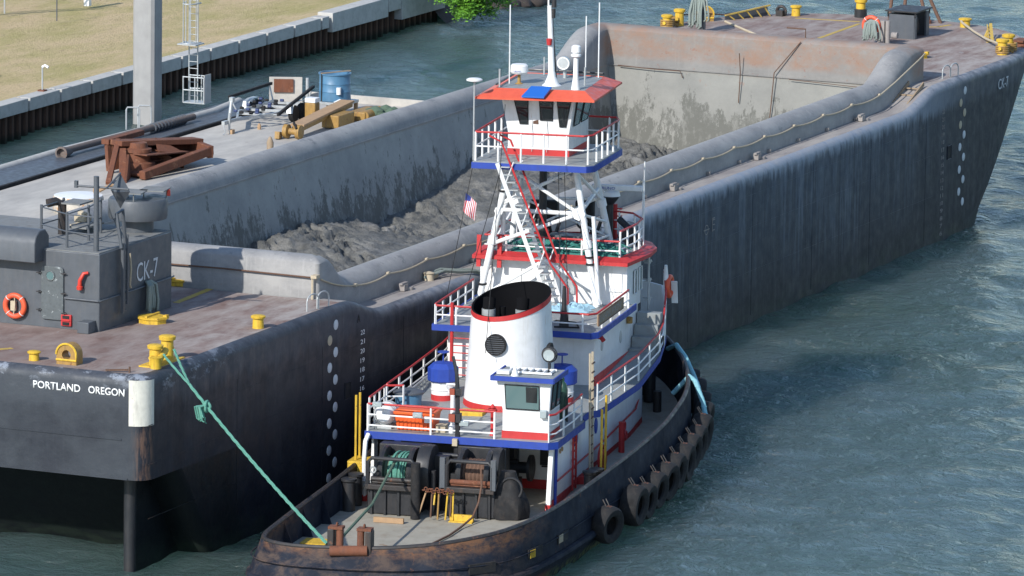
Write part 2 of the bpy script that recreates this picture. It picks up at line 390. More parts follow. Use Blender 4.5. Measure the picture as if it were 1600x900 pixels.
def text(body, name, mat, parent, origin, right, up, height, width=None, extr=.006, off=.0):
    cu = bpy.data.curves.new(name, 'FONT'); cu.body = body; cu.size = 1; cu.extrude = 0; cu.offset = off; cu.resolution_u = 3
    t = bpy.data.objects.new(name, cu); COL.objects.link(t)
    bpy.context.view_layer.update()
    me = bpy.data.meshes.new_from_object(t.evaluated_get(bpy.context.evaluated_depsgraph_get()))
    bpy.data.objects.remove(t); bpy.data.curves.remove(cu)
    xs = [v.co.x for v in me.vertices]; ys = [v.co.y for v in me.vertices]
    x0, x1, y0, y1 = min(xs), max(xs), min(ys), max(ys)
    sy = height/(y1-y0); sx = sy if width is None else width/(x1-x0)
    r = Vector(right).normalized(); u = Vector(up).normalized(); nn = r.cross(u)
    bm = bmesh.new(); bm.from_mesh(me)
    ext = bmesh.ops.extrude_face_region(bm, geom=bm.faces[:])
    for v in [g for g in ext['geom'] if isinstance(g, bmesh.types.BMVert)]: v.co.z += 1
    for v in bm.verts:
        p = Vector(origin)+r*((v.co.x-x0)*sx)+u*((v.co.y-y0)*sy)+nn*(v.co.z*extr); v.co = p
    bmesh.ops.recalc_face_normals(bm, faces=bm.faces); bm.to_mesh(me); bm.free(); me.materials.clear()
    o = bpy.data.objects.new(name, me); COL.objects.link(o); me.materials.append(M[mat]); o.parent = parent; return o
def sm(a, b, x): t = max(0, min(1, (x-a)/(b-a))); return t*t*(3-2*t)
def lerp(a, b, t): return a+(b-a)*t
def interp(x, xs, ys):
    if x <= xs[0]: return ys[0]
    for i in range(len(xs)-1):
        if x <= xs[i+1]: return lerp(ys[i], ys[i+1], (x-xs[i])/(xs[i+1]-xs[i]))
    return ys[-1]
def catenary(p, q, sag, n=14): p = Vector(p); q = Vector(q); return [p.lerp(q, i/n)-Vector((0, 0, sag*4*(i/n)*(1-i/n))) for i in range(n+1)]

# ------------------------------------------------------------------ setting
def setting():
    # open water: a wave-shaped sheet, fine near the vessels and coarser far off
    import numpy as np
    def axis_pts(segs):
        out = [segs[0][0]]
        for a, b_, st in segs: n = max(1, round((b_-a)/st)); out += [a+(b_-a)*(i+1)/n for i in range(n)]
        return np.array(out)
    X = axis_pts([(-700, -60, 80), (-60, -26, 2), (-26, 45, .2), (45, 120, .32), (120, 340, .9), (340, 1500, 90)])
    Y = axis_pts([(-900, -60, 80), (-60, -36, 1.5), (-36, 50, .23), (50, 140, .6), (140, 900, 70)])
    gx, gy = np.meshgrid(X, Y, indexing='ij'); z = np.zeros_like(gx); rng = np.random.RandomState(12)
    for i in range(64):
        lam = .95*(8.0/.95)**rng.rand(); th = rng.normal(-.5, .75); k = 2*math.pi/lam; amp = .0047*lam**.9
        ph = rng.rand()*6.28; kx, ky = k*math.cos(th), k*math.sin(th)
        mod = .65+.5*np.sin(gx*.045*math.cos(i*1.7)+gy*.06*math.sin(i*1.7)+i*2.1)*np.sin(gx*.02*math.sin(i)+gy*.035+i)
        s = np.sin(kx*gx+ky*gy+ph); z += amp*mod*(s+.25*np.cos(2*(kx*gx+ky*gy+ph)))
    fade = np.clip((gx+60)/30, 0, 1)*np.clip((340-gx)/60, 0, 1)*np.clip((gy+58)/20, 0, 1)*np.clip((140-gy)/30, 0, 1); z *= fade
    me = bpy.data.meshes.new('water'); nx, ny = gx.shape; me.vertices.add(nx*ny)
    me.vertices.foreach_set('co', np.stack([gx, gy, z], -1).astype(np.float32).ravel())
    idx = np.arange(nx*ny).reshape(nx, ny); q = np.stack([idx[:-1, :-1], idx[1:, :-1], idx[1:, 1:], idx[:-1, 1:]], -1).reshape(-1, 4)
    me.loops.add(q.size); me.loops.foreach_set('vertex_index', q.astype(np.int32).ravel()); me.polygons.add(len(q))
    me.polygons.foreach_set('loop_start', np.arange(0, q.size, 4, dtype=np.int32)); me.polygons.foreach_set('use_smooth', np.ones(len(q), dtype=bool))
    me.update(); me.validate(); me.materials.append(M['water']); o = bpy.data.objects.new('water', me); COL.objects.link(o); props(o, kind='structure')
    b = B(); b.face([(20, 44.5, 1.66), (103, 44.5, 1.66), (106, 46, 1.5), (150, 50, 1.5), (150, 260, 1.7), (-60, 260, 1.7), (-60, 44.5, 1.66)]); structure('grass_ground', b, 'grass', False)
    b = B()
    for i in range(26):
        for j in range(16): pass
    n = 26; rows = []
    for j in range(12):
        t = j/11; row = []
        for i in range(n):
            x = 102.2+i*2.0; y = 42.0+t*5 + .5*noise.noise(Vector((x*.5, t*3, 0)))
            row.append((x, y, -.7+2.3*sm(0, .9, t)+.5*noise.noise(Vector((x*1.3, y*1.3, 2)))))
        rows.append(row)
    b.grid(rows); structure('rocky_shore', b, 'rock')
setting()

def quay():
    root = empty('quay_wall', (60, 44.2, 0), label='long concrete capped sheet pile quay wall beside the dry grass', cat='quay wall')
    o = (60, 44.2, 0)
    x = 22.0; k = 0
    mats = 'concrete'
    # cap cast in bays with a notch between neighbours
    edges = [22+2.92*i for i in range(24)]; edges = [e for e in edges if e < 90.0]
    for i in range(len(edges)):
        x0 = edges[i]+.09; x1 = (edges[i+1] if i+1 < len(edges) else 90.1)-.09
        b = B(o); b.box(((x0+x1)/2, 44.32, 1.39), (x1-x0, .64, .56)); mesh('cap_block', b, mats, root, bevel=.02)
    b = B(o); b.box((56, 44.55, 1.35), (68.2, .5, .57)); b.box((56, 44.4, 1.30), (68.2, .55, .36)); mesh('cap_backing', b, mats, root)
    for x0, x1, z0 in ((90.16, 96.4, .88), (96.46, 97.9, 1.1), (97.96, 103, .55)):
        b = B(o); b.box(((x0+x1)/2, 44.3, (z0+1.8)/2), (x1-x0, .8, 1.8-z0)); mesh('cap_block', b, mats, root, bevel=.02)
    # corrugated sheet piles
    pm = None; x = 40.0
    while x < 103:
        if pm is None:
            b = B(); w = .62
            pts = [(-w/2, 0), (-w*.28, 0), (-w*.16, -.2), (w*.16, -.2), (w*.28, 0), (w/2, 0)]
            b.grid([[(p[0], p[1], -1) for p in pts], [(p[0], p[1], 1.2) for p in pts]])
            q = mesh('sheet_pile', b, 'pile', root, False); pm = q.data
        else:
            q = bpy.data.objects.new('sheet_pile', pm); COL.objects.link(q); q.parent = root
        q.location = (x-60, 44.34-44.2, 0); x += .625
    # small post lamp on the cap
    p = (62.1, 44.5, 1.67)
    r = empty('post_light', p, label='small white post light with a bent head on the quay cap', cat='post light')
    b = B(p); b.cyl(p, (p[0], p[1], 2.75), .035); mesh('post', b, 'galv', r)
    b = B(p); b.tube([(p[0], p[1], 2.72), (p[0]+.02, p[1]-.12, 2.80), (p[0]+.02, p[1]-.28, 2.72)], .06); mesh('lamp_head', b, 'white', r)
    b = B(p); b.box((p[0], p[1], 1.70), (.34, .3, .06)); mesh('base_plate', b, 'rust', r)
    # column standing in the water
    b = B((66.0, 41.38, 0))
    c = .12; a = .48; w = .52
    poly = [(-a, -w+c), (-a+c, -w), (a-c, -w), (a, -w+c), (a, w-c), (a-c, w), (-a+c, w), (-a, w-c)]
    b.prism([(66.0+x, 41.38+y) for x, y in poly], -1, 16)
    solo('concrete_column', b, 'column', 'tall pale concrete column rising from the water beside the quay', 'column')
    # caged ladder
    P = Vector((66.0, 39.0, 0)); r = empty('caged_ladder', P, label='hanging galvanised caged ladder with a small railed landing beside the column', cat='ladder')
    zz = 1.1
    b = B(P)
    for dy in (0, .42): b.tube([(P.x, P.y+.35-dy, zz), (P.x, P.y+.35-dy, 9.5)], .03, 6)
    mesh('stile', b, 'galv', r)
    for i in range(27):
        b = B(P); z = zz+.25+i*.3; b.cyl((P.x, P.y+.35, z), (P.x, P.y-.07, z), .016, n=6); mesh('rung', b, 'galv', r)
    b = B(P)
    for z in (3.72, 5.45, 7.2): b.tube([(P.x-.0-.75*math.sin(t), P.y+.14+.36*math.cos(t), z) for t in [math.pi*i/10 for i in range(11)]], .03, 6)
    for t in [math.pi*i/6 for i in range(1, 6)]: b.cyl((P.x-.75*math.sin(t), P.y+.14+.36*math.cos(t), 3.72), (P.x-.75*math.sin(t), P.y+.14+.36*math.cos(t), 9), .02, n=6)
    mesh('safety_cage', b, 'galv', r)
    b = B(P); b.box((P.x-.1, P.y-.1, zz), (.7, 1.05, .05)); b.box((P.x-.35, P.y+.1, 3.68), (.85, .9, .05)); mesh('landing', b, 'galv', r)
    b = B(P); 
    for y in (.42, -.15, -.58):
        for x in (-.42, .22): b.cyl((P.x+x, P.y+y, zz), (P.x+x, P.y+y, zz+1.15), .03, n=6)
    for z in (.55, 1.12):
        for x in (-.42, .22): b.cyl((P.x+x, P.y+.42, zz+z), (P.x+x, P.y-.58, zz+z), .028, n=6)
        b.cyl((P.x-.42, P.y-.58, zz+z), (P.x+.22, P.y-.58, zz+z), .028, n=6)
    mesh('guard_rail', b, 'galv', r)
    b = B(P); b.box((P.x-.1, P.y-.60, zz+.62), (.62, .03, 1.25)); mesh('mesh_gate', b, 'concrete', r)
    # corner of fence and posts on the grass
    r = empty('lawn_fence', (84, 57.6, 1.7), label='grey barred fence corner on a low wall at the back of the lawn', cat='fence'); o = (84, 57.6, 1.7)
    b = B(o); b.beam((82.2, 58.6, 2.05), (80, 70, 2.05), .3, .75); b.beam((82.2, 58.6, 2.05), (78.0, 58.4, 2.05), .3, .75); mesh('low_wall', b, 'housegrey', r)
    for i in range(9):
        b = B(o); x = 82.0+i*.42; y = 58.4-i*.33; b.cyl((x, y, 2.75), (x, y, 3.6), .03, n=6); mesh('bar', b, 'galv', r)
    b = B(o); b.beam((81.6, 58.72, 2.72), (86, 55.3, 2.78), .08, .14); b.beam((81.6, 58.72, 3.5), (86, 55.3, 3.5), .06, .06); mesh('rail', b, 'housegrey', r)
    b = B(o); b.cyl((83.0, 57.6, 1.7), (83.0, 57.6, 2.8), .04, n=8); mesh('post', b, 'galv', r)
    b = B((87.6, 55.6, 1.7)); b.box((87.6, 55.6, 2.4), (.28, .28, 1.5)); solo('lawn_post', b, 'white', 'thick square white post standing on the dry lawn', 'post', bevel=.02)
    b = B((82.2, 54.4, 1.7)); b.cyl((82.2, 54.4, 1.66), (82.2, 54.4, 3.6), .03, n=8); solo('thin_pole', b, 'housegrey', 'thin dark pole upright on the dry lawn left of the white post', 'pole')
    b = B((65.4, 48.9, 1.7)); b.box((65.2, 49.1, 1.70), (1.1, 1.1, .08), rz=.2); b.box((65.9, 49.6, 1.8), (.7, .5, .18), rz=.5); solo('utility_slab', b, 'concrete', 'pale concrete utility slab set in the lawn near the quay', 'slab')
quay()

def tree():
    c = Vector((100.5, 42.0, 0)); random.seed(5); D = Vector((5.0, 4.4, 0))
    r = empty('mangrove_tree', c, label='bright green mangrove overhanging the water at the end of the quay', cat='tree')
    b = B(c); b.tube([(103.5, 44.5, 1.2), (102, 43.6, 2.2), (100.6, 42.3, 3.2), (100, 42, 4.6)], .16, 7, .05); mesh('trunk', b, 'bark', r)
    for s in range(5):
        a = random.uniform(0, 6.3); b = B(c); b.tube([(100.8, 42.4, 2.8), (100.6+math.cos(a), 42.1+math.sin(a), 3.1), (100.6+1.6*math.cos(a), 42.1+1.6*math.sin(a), 2.6)], .05, 6, .015); mesh('branch', b, 'bark', r)
    b = B(c)
    cl = [Vector((100.9+random.gauss(0, .9), 41.4+random.gauss(0, .6), 1.8+random.gauss(0, .6))) for _ in range(180)]
    for q in cl:
        q.z = max(q.z, .7)
        for _ in range(75):
            d = Vector((random.gauss(0, 1), random.gauss(0, 1), random.gauss(0, .8)))*.2; p = q+d
            n1 = Vector((random.gauss(0, 1), random.gauss(0, 1), random.gauss(.3, .6))).normalized(); n2 = n1.orthogonal().normalized()
            l = random.uniform(.06, .11); b.face([p-n1*l, p+n2*l*.45, p+n1*l, p-n2*l*.45])
    o = mesh('crown', b, 'leaf', r, False); o['kind'] = 'stuff'
    random.seed(11)
    for i in range(5):
        p = Vector((108.2+i*.75+random.uniform(-.2, .2), 43.2-.25*i+random.uniform(-.2, .2), .0)); b = B(p)
        s = random.uniform(.35, .65); rings = []
        for j in range(7):
            th = math.pi*j/6; rings.append([(p.x+s*1.3*math.sin(th)*math.cos(a)*(1+.25*noise.noise(Vector((a, th, i)))), p.y+s*math.sin(th)*math.sin(a)*(1+.25*noise.noise(Vector((a*2, th, i)))), p.z+s*.75*math.cos(th)) for a in [k*math.pi/5 for k in range(10)]])
        b.grid(rings, True)
        solo('boulder', b, 'rock', ('%s dark wet boulder from the mangrove along the far waterline' % ('nearest', 'second', 'third', 'fourth', 'last')[i]), 'boulder', 'boulders along the far shore')
tree()

# ------------------------------------------------------------------ the flat work barge alongside
M['navy'] = weathered('navy_roller', (.03, .05, .14), (.05, .05, .06), .6)
M['buoyside'] = weathered('rusting_buoy_side', (.55, .50, .42), (.12, .13, .15), .8, (.50, .22, .06), .13, 1.6, True, .7)
M['pipemat'] = weathered('encrusted_pipe', (.16, .13, .115), (.08, .06, .05), .7, (.19, .09, .05), .06, 2, False, .9)
def work_barge():
    Z = 1.2
    r = empty('flat_work_barge', (45, 27, 0), label='pale flat deck work barge lying beyond the hopper barge', cat='barge'); o = (45, 27, 0)
    b = B(o); b.prism([(10, 18), (68.5, 18), (68.6, 34.9), (10, 34.9)], -.6, Z-.02); mesh('hull', b, 'black_rust', r)
    b = B(o); b.prism([(10.1, 18.1), (68.4, 18.1), (68.5, 34.8), (10.1, 34.8)], Z-.02, Z); mesh('deck', b, 'bargedeck', r, False)
    b = B(o); b.box((68.5, 26.4, Z+.15), (.14, 17, .36)); mesh('end_coaming', b, 'bargedeck', r, bevel=.02)
    b = B(o); b.box((38, 34.95, Z+.05), (57, .14, .16)); mesh('edge_strip', b, 'rubber', r)  # dark strip along the deck edge
    b = B(o); b.prism([(10, 35.05), (66.5, 35.05), (68.2, 36.4), (68.2, 38.0), (10, 38.2)], -.5, Z-.16); mesh('side_float', b, 'housegrey', r, bevel=.05)
    b = B(o); b.tube([(40, 38.0, .95), (51, 37.9, 1.0), (58, 37.3, 1.05), (64, 37.1, 1.05), (67.8, 37.8, .95)], .19, 10); mesh('edge_fender', b, 'concrete', r)
    b = B(o); 
    for i in range(11): b.torus((57.4+i*.29, 36.75, 1.25), .17, .055, 'X', 12, 6)
    m2 = mesh('rope_wrapping', b, 'housegrey', r)
    # discharge pipe lying on the float
    p = (52, 37, 1.2)
    b = B(p); b.tube([(50.0, 37.05, 1.28), (57.2, 36.75, 1.28), (61.0, 36.62, 1.28)], .14, 12); b.lathe((50.0, 37.05, 1.22), [(.14, .55), (.2, .2), (.26, -.2), (.28, -.3), (.20, -.32), (.17, -.1)], 16, axis='X')
    solo('discharge_pipe', b, 'pipemat', 'long rusty pipe with a flared collar lying on the dark float edge', 'pipe')
    for i, (x, y) in enumerate(((58.3, 38.1), (59.0, 37.9))):
        b = B((x, y, 1)); b.tube([(x-.3, y+.2, 1.0), (x-.3, y+.2, 1.85), (x-.26, y+.17, 1.95), (x-.1, y-.25, 1.95), (x-.06, y-.3, 1.85), (x-.06, y-.3, 1.0)], .035, 7)
        solo('hoop_rail', b, 'galv', ('bent white pipe hoop rail at the foot of the column, %s one' % ('left', 'right')[i]), 'hoop rail', 'pipe hoop rails by the column')
    # rusty frame
    q = Vector((45.5, 32.0, Z)); r2 = empty('rusty_steel_frame', q, label='heap shaped rusty steel fabrication with sloping beams on the pale deck', cat='steel frame')
    def P(px, y, z): return (px, y, z)
    b = B(q); b.beam((43.6, 31.7, Z+.05), (46.4, 32.7, Z+1.35), .22, .18); b.beam((44.3, 31.4, Z+.1), (46.0, 32.3, Z+1.1), .3, .05); mesh('raking_beam', b, 'rust', r2, bevel=.02)
    b = B(q); b.extrude([(46.0, 32.9, Z+.1), (50.2, 31.3, Z+.55), (50.2, 31.3, Z+.95), (46.0, 33.0, Z+1.35)], (.12, .2, 0)); mesh('side_plate', b, 'rust', r2)
    b = B(q); b.beam((45.2, 31.0, Z+.2), (49.6, 30.1, Z+.7), .3, .35); b.beam((45.5, 31.6, Z+.15), (49.9, 30.9, Z+.55), .9, .12); mesh('lower_beam', b, 'rust', r2, bevel=.03)
    b = B(q); b.beam((46.0, 32.6, Z+1.3), (50.2, 31.0, Z+.95), .7, .22); b.beam((46.0, 33.1, Z+1.3), (49.0, 33.0, Z+1.3), .35, .22); b.beam((46.2, 32.9, Z+.7), (49.6, 31.8, Z+.6), .05, 1.0); mesh('top_beam', b, 'rust', r2, bevel=.03)
    b = B(q); b.beam((49.4, 30.0, Z+.65), (50.2, 31.3, Z+.75), .25, .5); mesh('end_plate', b, 'rust', r2, bevel=.02)
    b = B(q); b.lathe((46.6, 31.9, Z), [(.75, .0), (.7, .5), (.5, .55), (.48, .9), (.55, .92), (.55, 1.05), (.4, 1.1), (.36, 1.3)], 20); mesh('pivot_drum', b, 'rust', r2)
    b = B(q); b.extrude([(44.2, 31.3, Z), (45.9, 31.9, Z), (45.2, 31.7, Z+1.0)], (.1, -.06, 0)); b.extrude([(47.2, 31.3, Z+.9), (48.6, 30.7, Z+.6), (48.0, 31.8, Z+1.25)], (.1, .1, .05)); mesh('gusset', b, 'rust', r2)
    for (p_, q_, w_, h_) in (((46.4, 32.4, Z+.5), (49.9, 31.2, Z+.45), 1.3, .05), ((46.0, 31.5, Z+.9), (48.8, 31.0, Z+.7), .7, .05), ((47.6, 31.0, Z+.3), (47.9, 33.0, Z+.9), .05, .7), ((48.6, 30.8, Z+.3), (49.2, 32.6, Z+.8), .05, .6)):
        b = B(q); b.beam(p_, q_, w_, h_); mesh('plate', b, 'rust', r2)
    # mooring buoy
    q = Vector((37.2, 29.7, Z)); r2 = empty('mooring_buoy', q, label='round drum buoy with white top and rust streaked orange side', cat='buoy')
    b = B(q); b.lathe(q, [(.95, .0), (1.0, .1), (1.0, .55), (.95, .66)], 32); mesh('drum', b, 'buoyside', r2)
    b = B(q); b.lathe(q, [(.96, .62), (.95, .67), (.2, .72), (.0, .73)], 32); mesh('top_plate', b, 'white', r2)
    b = B(q); b.tube([(38.0, 29.2, Z+.75), (38.3, 28.9, Z+.95), (38.7, 28.6, Z+.9)], .07); b.torus((37.9, 29.3, Z+.8), .14, .045, 'Y'); mesh('shackle', b, 'tan', r2)
    # cone marker and lump
    b = B((54.9, 30.0, Z)); b.lathe((54.9, 30.0, Z), [(.14, 0), (.15, .3), (.07, .5), (.02, .55)], 10); solo('deck_stub', b, 'wood', 'small brown capped stub standing on the pale deck', 'stub')
    b = B((64.3, 29.3, Z+.1)); random.seed(3)
    for i in range(7): 
        c = (64.3+random.uniform(-.3, .4), 29.3+random.uniform(-.6, .6), Z+.2+random.uniform(0, .25)); b.lathe(c, [(.02, -.2), (.28, -.1), (.3, .08), (.12, .2), (.01, .25)], 7, random.uniform(.7, 1.3), random.uniform(.7, 1.4))
    solo('net_bundle', b, 'darkgreenrope', 'small dark bundle of netting on the deck beside the coaming', 'bundle')
    # board leaning
    q = (67.2, 35.0, Z); r2 = empty('notice_board', q, label='pale steel panel with a rusty red patch standing behind the trailer', cat='panel')
    b = B(q); b.beam((66.6, 35.75, Z+.55), (67.2, 34.45, Z+.55), .08, 1.2); mesh('panel', b, 'bargedeck', r2)
    b = B(q); b.beam((66.62, 35.52, Z+.78), (66.98, 34.75, Z+.78), .05, .58); 
    o2 = mesh('rusty_patch', b, 'rust', r2); o2.location.x -= .03
    b = B(q); b.cyl((67.4, 34.3, Z), (67.4, 34.3, Z+1.1), .07); mesh('post', b, 'galv', r2)
    # boat trailer (long axis from the jack towards the wheels)
    q = Vector((58.1, 33.3, Z)); r2 = empty('boat_trailer', q, label='galvanised twin axle boat trailer with black bunks and blue rollers', cat='trailer')
    J = Vector((58.0, 33.45, Z)); ax = Vector((4.6, .05, 0)); e = ax.normalized(); sd_ = Vector((-e.y, e.x, 0))
    def T(a, s, z): return J+e*a+sd_*s+Vector((0, 0, z))
    b = B(q); b.beam(T(-.5, 0, .5), T(1.2, 0, .5), .1, .12)
    for s in (-1, 1): b.beam(T(.8, 0, .5), T(2.6, s*.82, .5), .09, .14); b.beam(T(2.6, s*.82, .5), T(6.2, s*.82, .5), .09, .14)
    for a in (2.6, 3.8, 5.0, 6.1): b.beam(T(a, -.82, .5), T(a, .82, .45), .08, .1)
    mesh('frame', b, 'galv', r2)
    for s in (-1, 1):
        for a in (4.2, 5.0):
            w = empty('wheel', T(a, s*1.05, .36)-q); w.parent = r2; c = T(a, s*1.05, .36)
            b = B(c); b.lathe(c, [(.2, -.1), (.33, -.11), (.36, -.06), (.36, .06), (.33, .11), (.2, .1)], 22, axis='Y'); tt = mesh('tyre', b, 'rubber', w)
            b = B(c); b.lathe(c, [(.02, -.06), (.2, -.08), (.2, .08), (.02, .06)], 16, axis='Y'); mesh('rim', b, 'galv', w)
        b = B(q); pr = [T(3.75, s*1.05, .42), T(3.9, s*1.05, .78), T(4.3, s*1.05, .86), T(4.9, s*1.05, .86), T(5.35, s*1.05, .75), T(5.45, s*1.05, .45)]
        b.grid([[p-sd_*.15 for p in pr], [p+sd_*.15 for p in pr]]); mesh('mudguard', b, 'galv', r2)
        b = B(q); b.beam(T(2.4, s*1.15, 1.15 if s > 0 else .55), T(6.3, s*1.0, 1.25), .1, .12); mesh('bunk', b, 'rubber', r2)
        b = B(q); b.cyl(T(2.6, s*.85, .5), T(2.5, s*1.15, 1.1 if s > 0 else .55), .035); b.cyl(T(6.1, s*.82, .5), T(6.1, s*1.0, 1.2), .035); mesh('bunk_post', b, 'galv', r2)
    b = B(q); b.cyl(T(0, 0, .4), T(.25, 0, 1.35), .07); b.box(T(.3, 0, 1.4), (.22, .16, .2)); mesh('winch_post', b, 'galv', r2)
    b = B(q); b.cyl(T(-.15, -.1, .02), T(-.15, -.1, .9), .045); b.box(T(-.35, 0, .5), (.4, .14, .16)); mesh('jack', b, 'galv', r2)
    b = B(q); b.tube([T(-.5, 0, .5), T(-.55, -.05, .3), T(-.5, -.08, .1), T(-.62, -.03, .02)], .025, 6); mesh('safety_chain', b, 'galv', r2)
    for i in range(5):
        for s in (-.5, -.22, .22, .5):
            c = T(1.7+i*.62, s, .62+.05*i+abs(s)*.15); b = B(q); b.lathe(c, [(.03, -.09), (.06, -.07), (.06, .07), (.03, .09)], 10, axis='Y'); mesh('roller', b, 'navy' if (i+int(s*10)) % 2 else 'rubber', r2)
    b = B((58.0, 33.1, Z)); b.box((57.95, 33.3, Z+.09), (.24, .2, .18)); solo('wood_block', b, 'tan', 'small brown wooden block under the trailer jack', 'block')
    b = B((59.4, 32.9, Z)); b.lathe((59.6, 32.8, Z), [(.08, 0), (.09, .16), (.03, .26)], 8); solo('brown_bottle', b, 'tan', 'small brown bottle shaped fitting under the trailer frame', 'bottle')
    # blue tank on its stand
    q = Vector((64.6, 31.6, Z)); r2 = empty('tank_stand', q, label='pale wooden stand carrying the blue tank', cat='stand')
    b = B(q); b.box((64.6, 31.6, Z+.62), (1.5, 1.5, .12)); mesh('platform', b, 'galv', r2, bevel=.01)
    for sx in (-.65, .65):
        for sy in (-.65, .65): b = B(q); b.box((64.6+sx, 31.6+sy, Z+.28), (.14, .14, .56)); mesh('leg', b, 'tan', r2)
    q = Vector((64.6, 31.65, Z+.68)); r2 = empty('blue_tank', q, label='round open topped blue tank with a plank across its rim', cat='tank')
    b = B(q); b.lathe(q, [(.0, .02), (.66, 0), (.70, .04), (.68, .4), (.695, .42), (.68, .44), (.67, .74), (.685, .76), (.67, .78), (.665, 1.12), (.71, 1.15), (.71, 1.2), (.64, 1.2), (.64, 1.0), (0, 1.0)], 36, cap=False); mesh('shell', b, 'tanblue', r2)
    b = B(q); b.beam(q+Vector((-.62, .35, 1.22)), q+Vector((.5, -.5, 1.26)), .12, .04); mesh('plank', b, 'wood', r2)
    b = B(q); b.cyl(q+Vector((-.55, -.45, .35)), q+Vector((-.55, -.45, .65)), .1); b.beam(q+Vector((-.75, -.35, .0)), q+Vector((-.55, -.55, .12)), .18, .08); mesh('meter', b, 'white', r2)
    b = B(q); b.beam(q+Vector((-.62, .33, .02)), q+Vector((-.62, .33, 1.2)), .05, .03); mesh('strap', b, 'rubber', r2)
    # yellow machine with tan belt
    q = Vector((60.5, 30.4, Z)); r2 = empty('yellow_conveyor', q, label='low yellow machine with a broad tan sloping deck below the blue tank', cat='machine')
    b = B(q); b.beam((58.2, 30.35, Z+.55), (64.0, 30.75, Z+.80), .62, .08); mesh('tan_deck', b, 'tan', r2)
    b = B(q); b.beam((58.2, 30.35, Z+.40), (64.0, 30.75, Z+.65), .5, .2); b.box((61.9, 30.2, Z+.32), (1.6, .8, .55)); mesh('chassis', b, 'machine', r2, bevel=.04)
    b = B(q); b.box((64.0, 29.9, Z+.3), (1.8, .8, .4)); b.cyl((63.2, 29.6, Z+.3), (64.8, 29.6, Z+.35), .22); b.box((62.9, 31.9, Z+.35), (.5, .5, .9)); mesh('engine', b, 'machine', r2, bevel=.05)
    b = B(q); b.box((62.9, 31.9, Z+.9), (.5, .5, .2)); mesh('cap_box', b, 'white', r2, bevel=.03)
    b = B(q); b.lathe((57.9, 30.4, Z+.32), [(.05, -.4), (.3, -.38), (.3, -.2), (.14, -.15), (.14, .15), (.3, .2), (.3, .38), (.05, .4)], 18, axis='Y'); b.beam((57.4, 30.9, Z+.2), (57.9, 31, Z+.1), .2, .3); mesh('roller_head', b, 'machine', r2)
    b = B(q); b.tube([(57.6, 30.1, Z+.5), (57.8, 30.3, Z+.72), (58.2, 30.5, Z+.6), (58.0, 30.2, Z+.4)], .05); mesh('hose', b, 'rubber', r2)
work_barge()

# ------------------------------------------------------------------ hopper barge
WB = 16.65; ZE = 6.25; ZS = 5.62
def zd(x): return ZE-(ZE-ZS)*(sm(-.9, 1.9, x)-sm(49.8, 53.6, x))
def outline(z, inset=0.):
    """closed plan outline, stern starboard corner first, round the bow"""
    pts = []; st = -15.2 if z > 3.05 else lerp(-10.2, -13.3, max(0, (z+1)/4.05)); st += inset
    y0 = inset; y1 = WB-inset; rc = .55; h = WB/2-inset
    for i in range(6): a = math.pi/2*i/5; pts.append((st+rc-rc*math.cos(math.pi/2-a) if False else st+rc*(1-math.sin(a)), y0+rc*(1-math.cos(a))))
    pts = pts[::-1]; pts = [(st+rc*(1-math.cos(math.pi/2*i/5)), y0+rc*(1-math.sin(math.pi/2*i/5))) for i in range(6)]
    xs = [-14, -10, -6, -3] + [-2+.5*i for i in range(10)] + [4, 7, 10, 14, 18, 22, 26, 30, 34, 38, 42, 46, 48] + [49.5+.5*i for i in range(10)]
    pts += [(max(x, st+rc+.02*(i+1)), y0) for i, x in enumerate(xs)]
    t = max(0, min(1, z/6.25)); xb = lerp(55.0, 60.0, t**.8); a_ = lerp(8.2, 11.7, t**.7)-inset
    for i in range(1, 40):
        th = math.pi*i/40; c, s = math.cos(th), math.sin(th)
        e = .78; pts.append((xb+a_*abs(s)**e, WB/2-h*math.copysign(abs(c)**e, c)))
    n = len(xs); half = pts[:6+n]
    pts += [(x, WB-y) for x, y in half[::-1]]
    if z > 3.05: pass
    return pts
M['cream'] = weathered('cream_plate', (.66, .64, .56), (.30, .28, .25), .5, (.35, .20, .09), .01, 1.5)
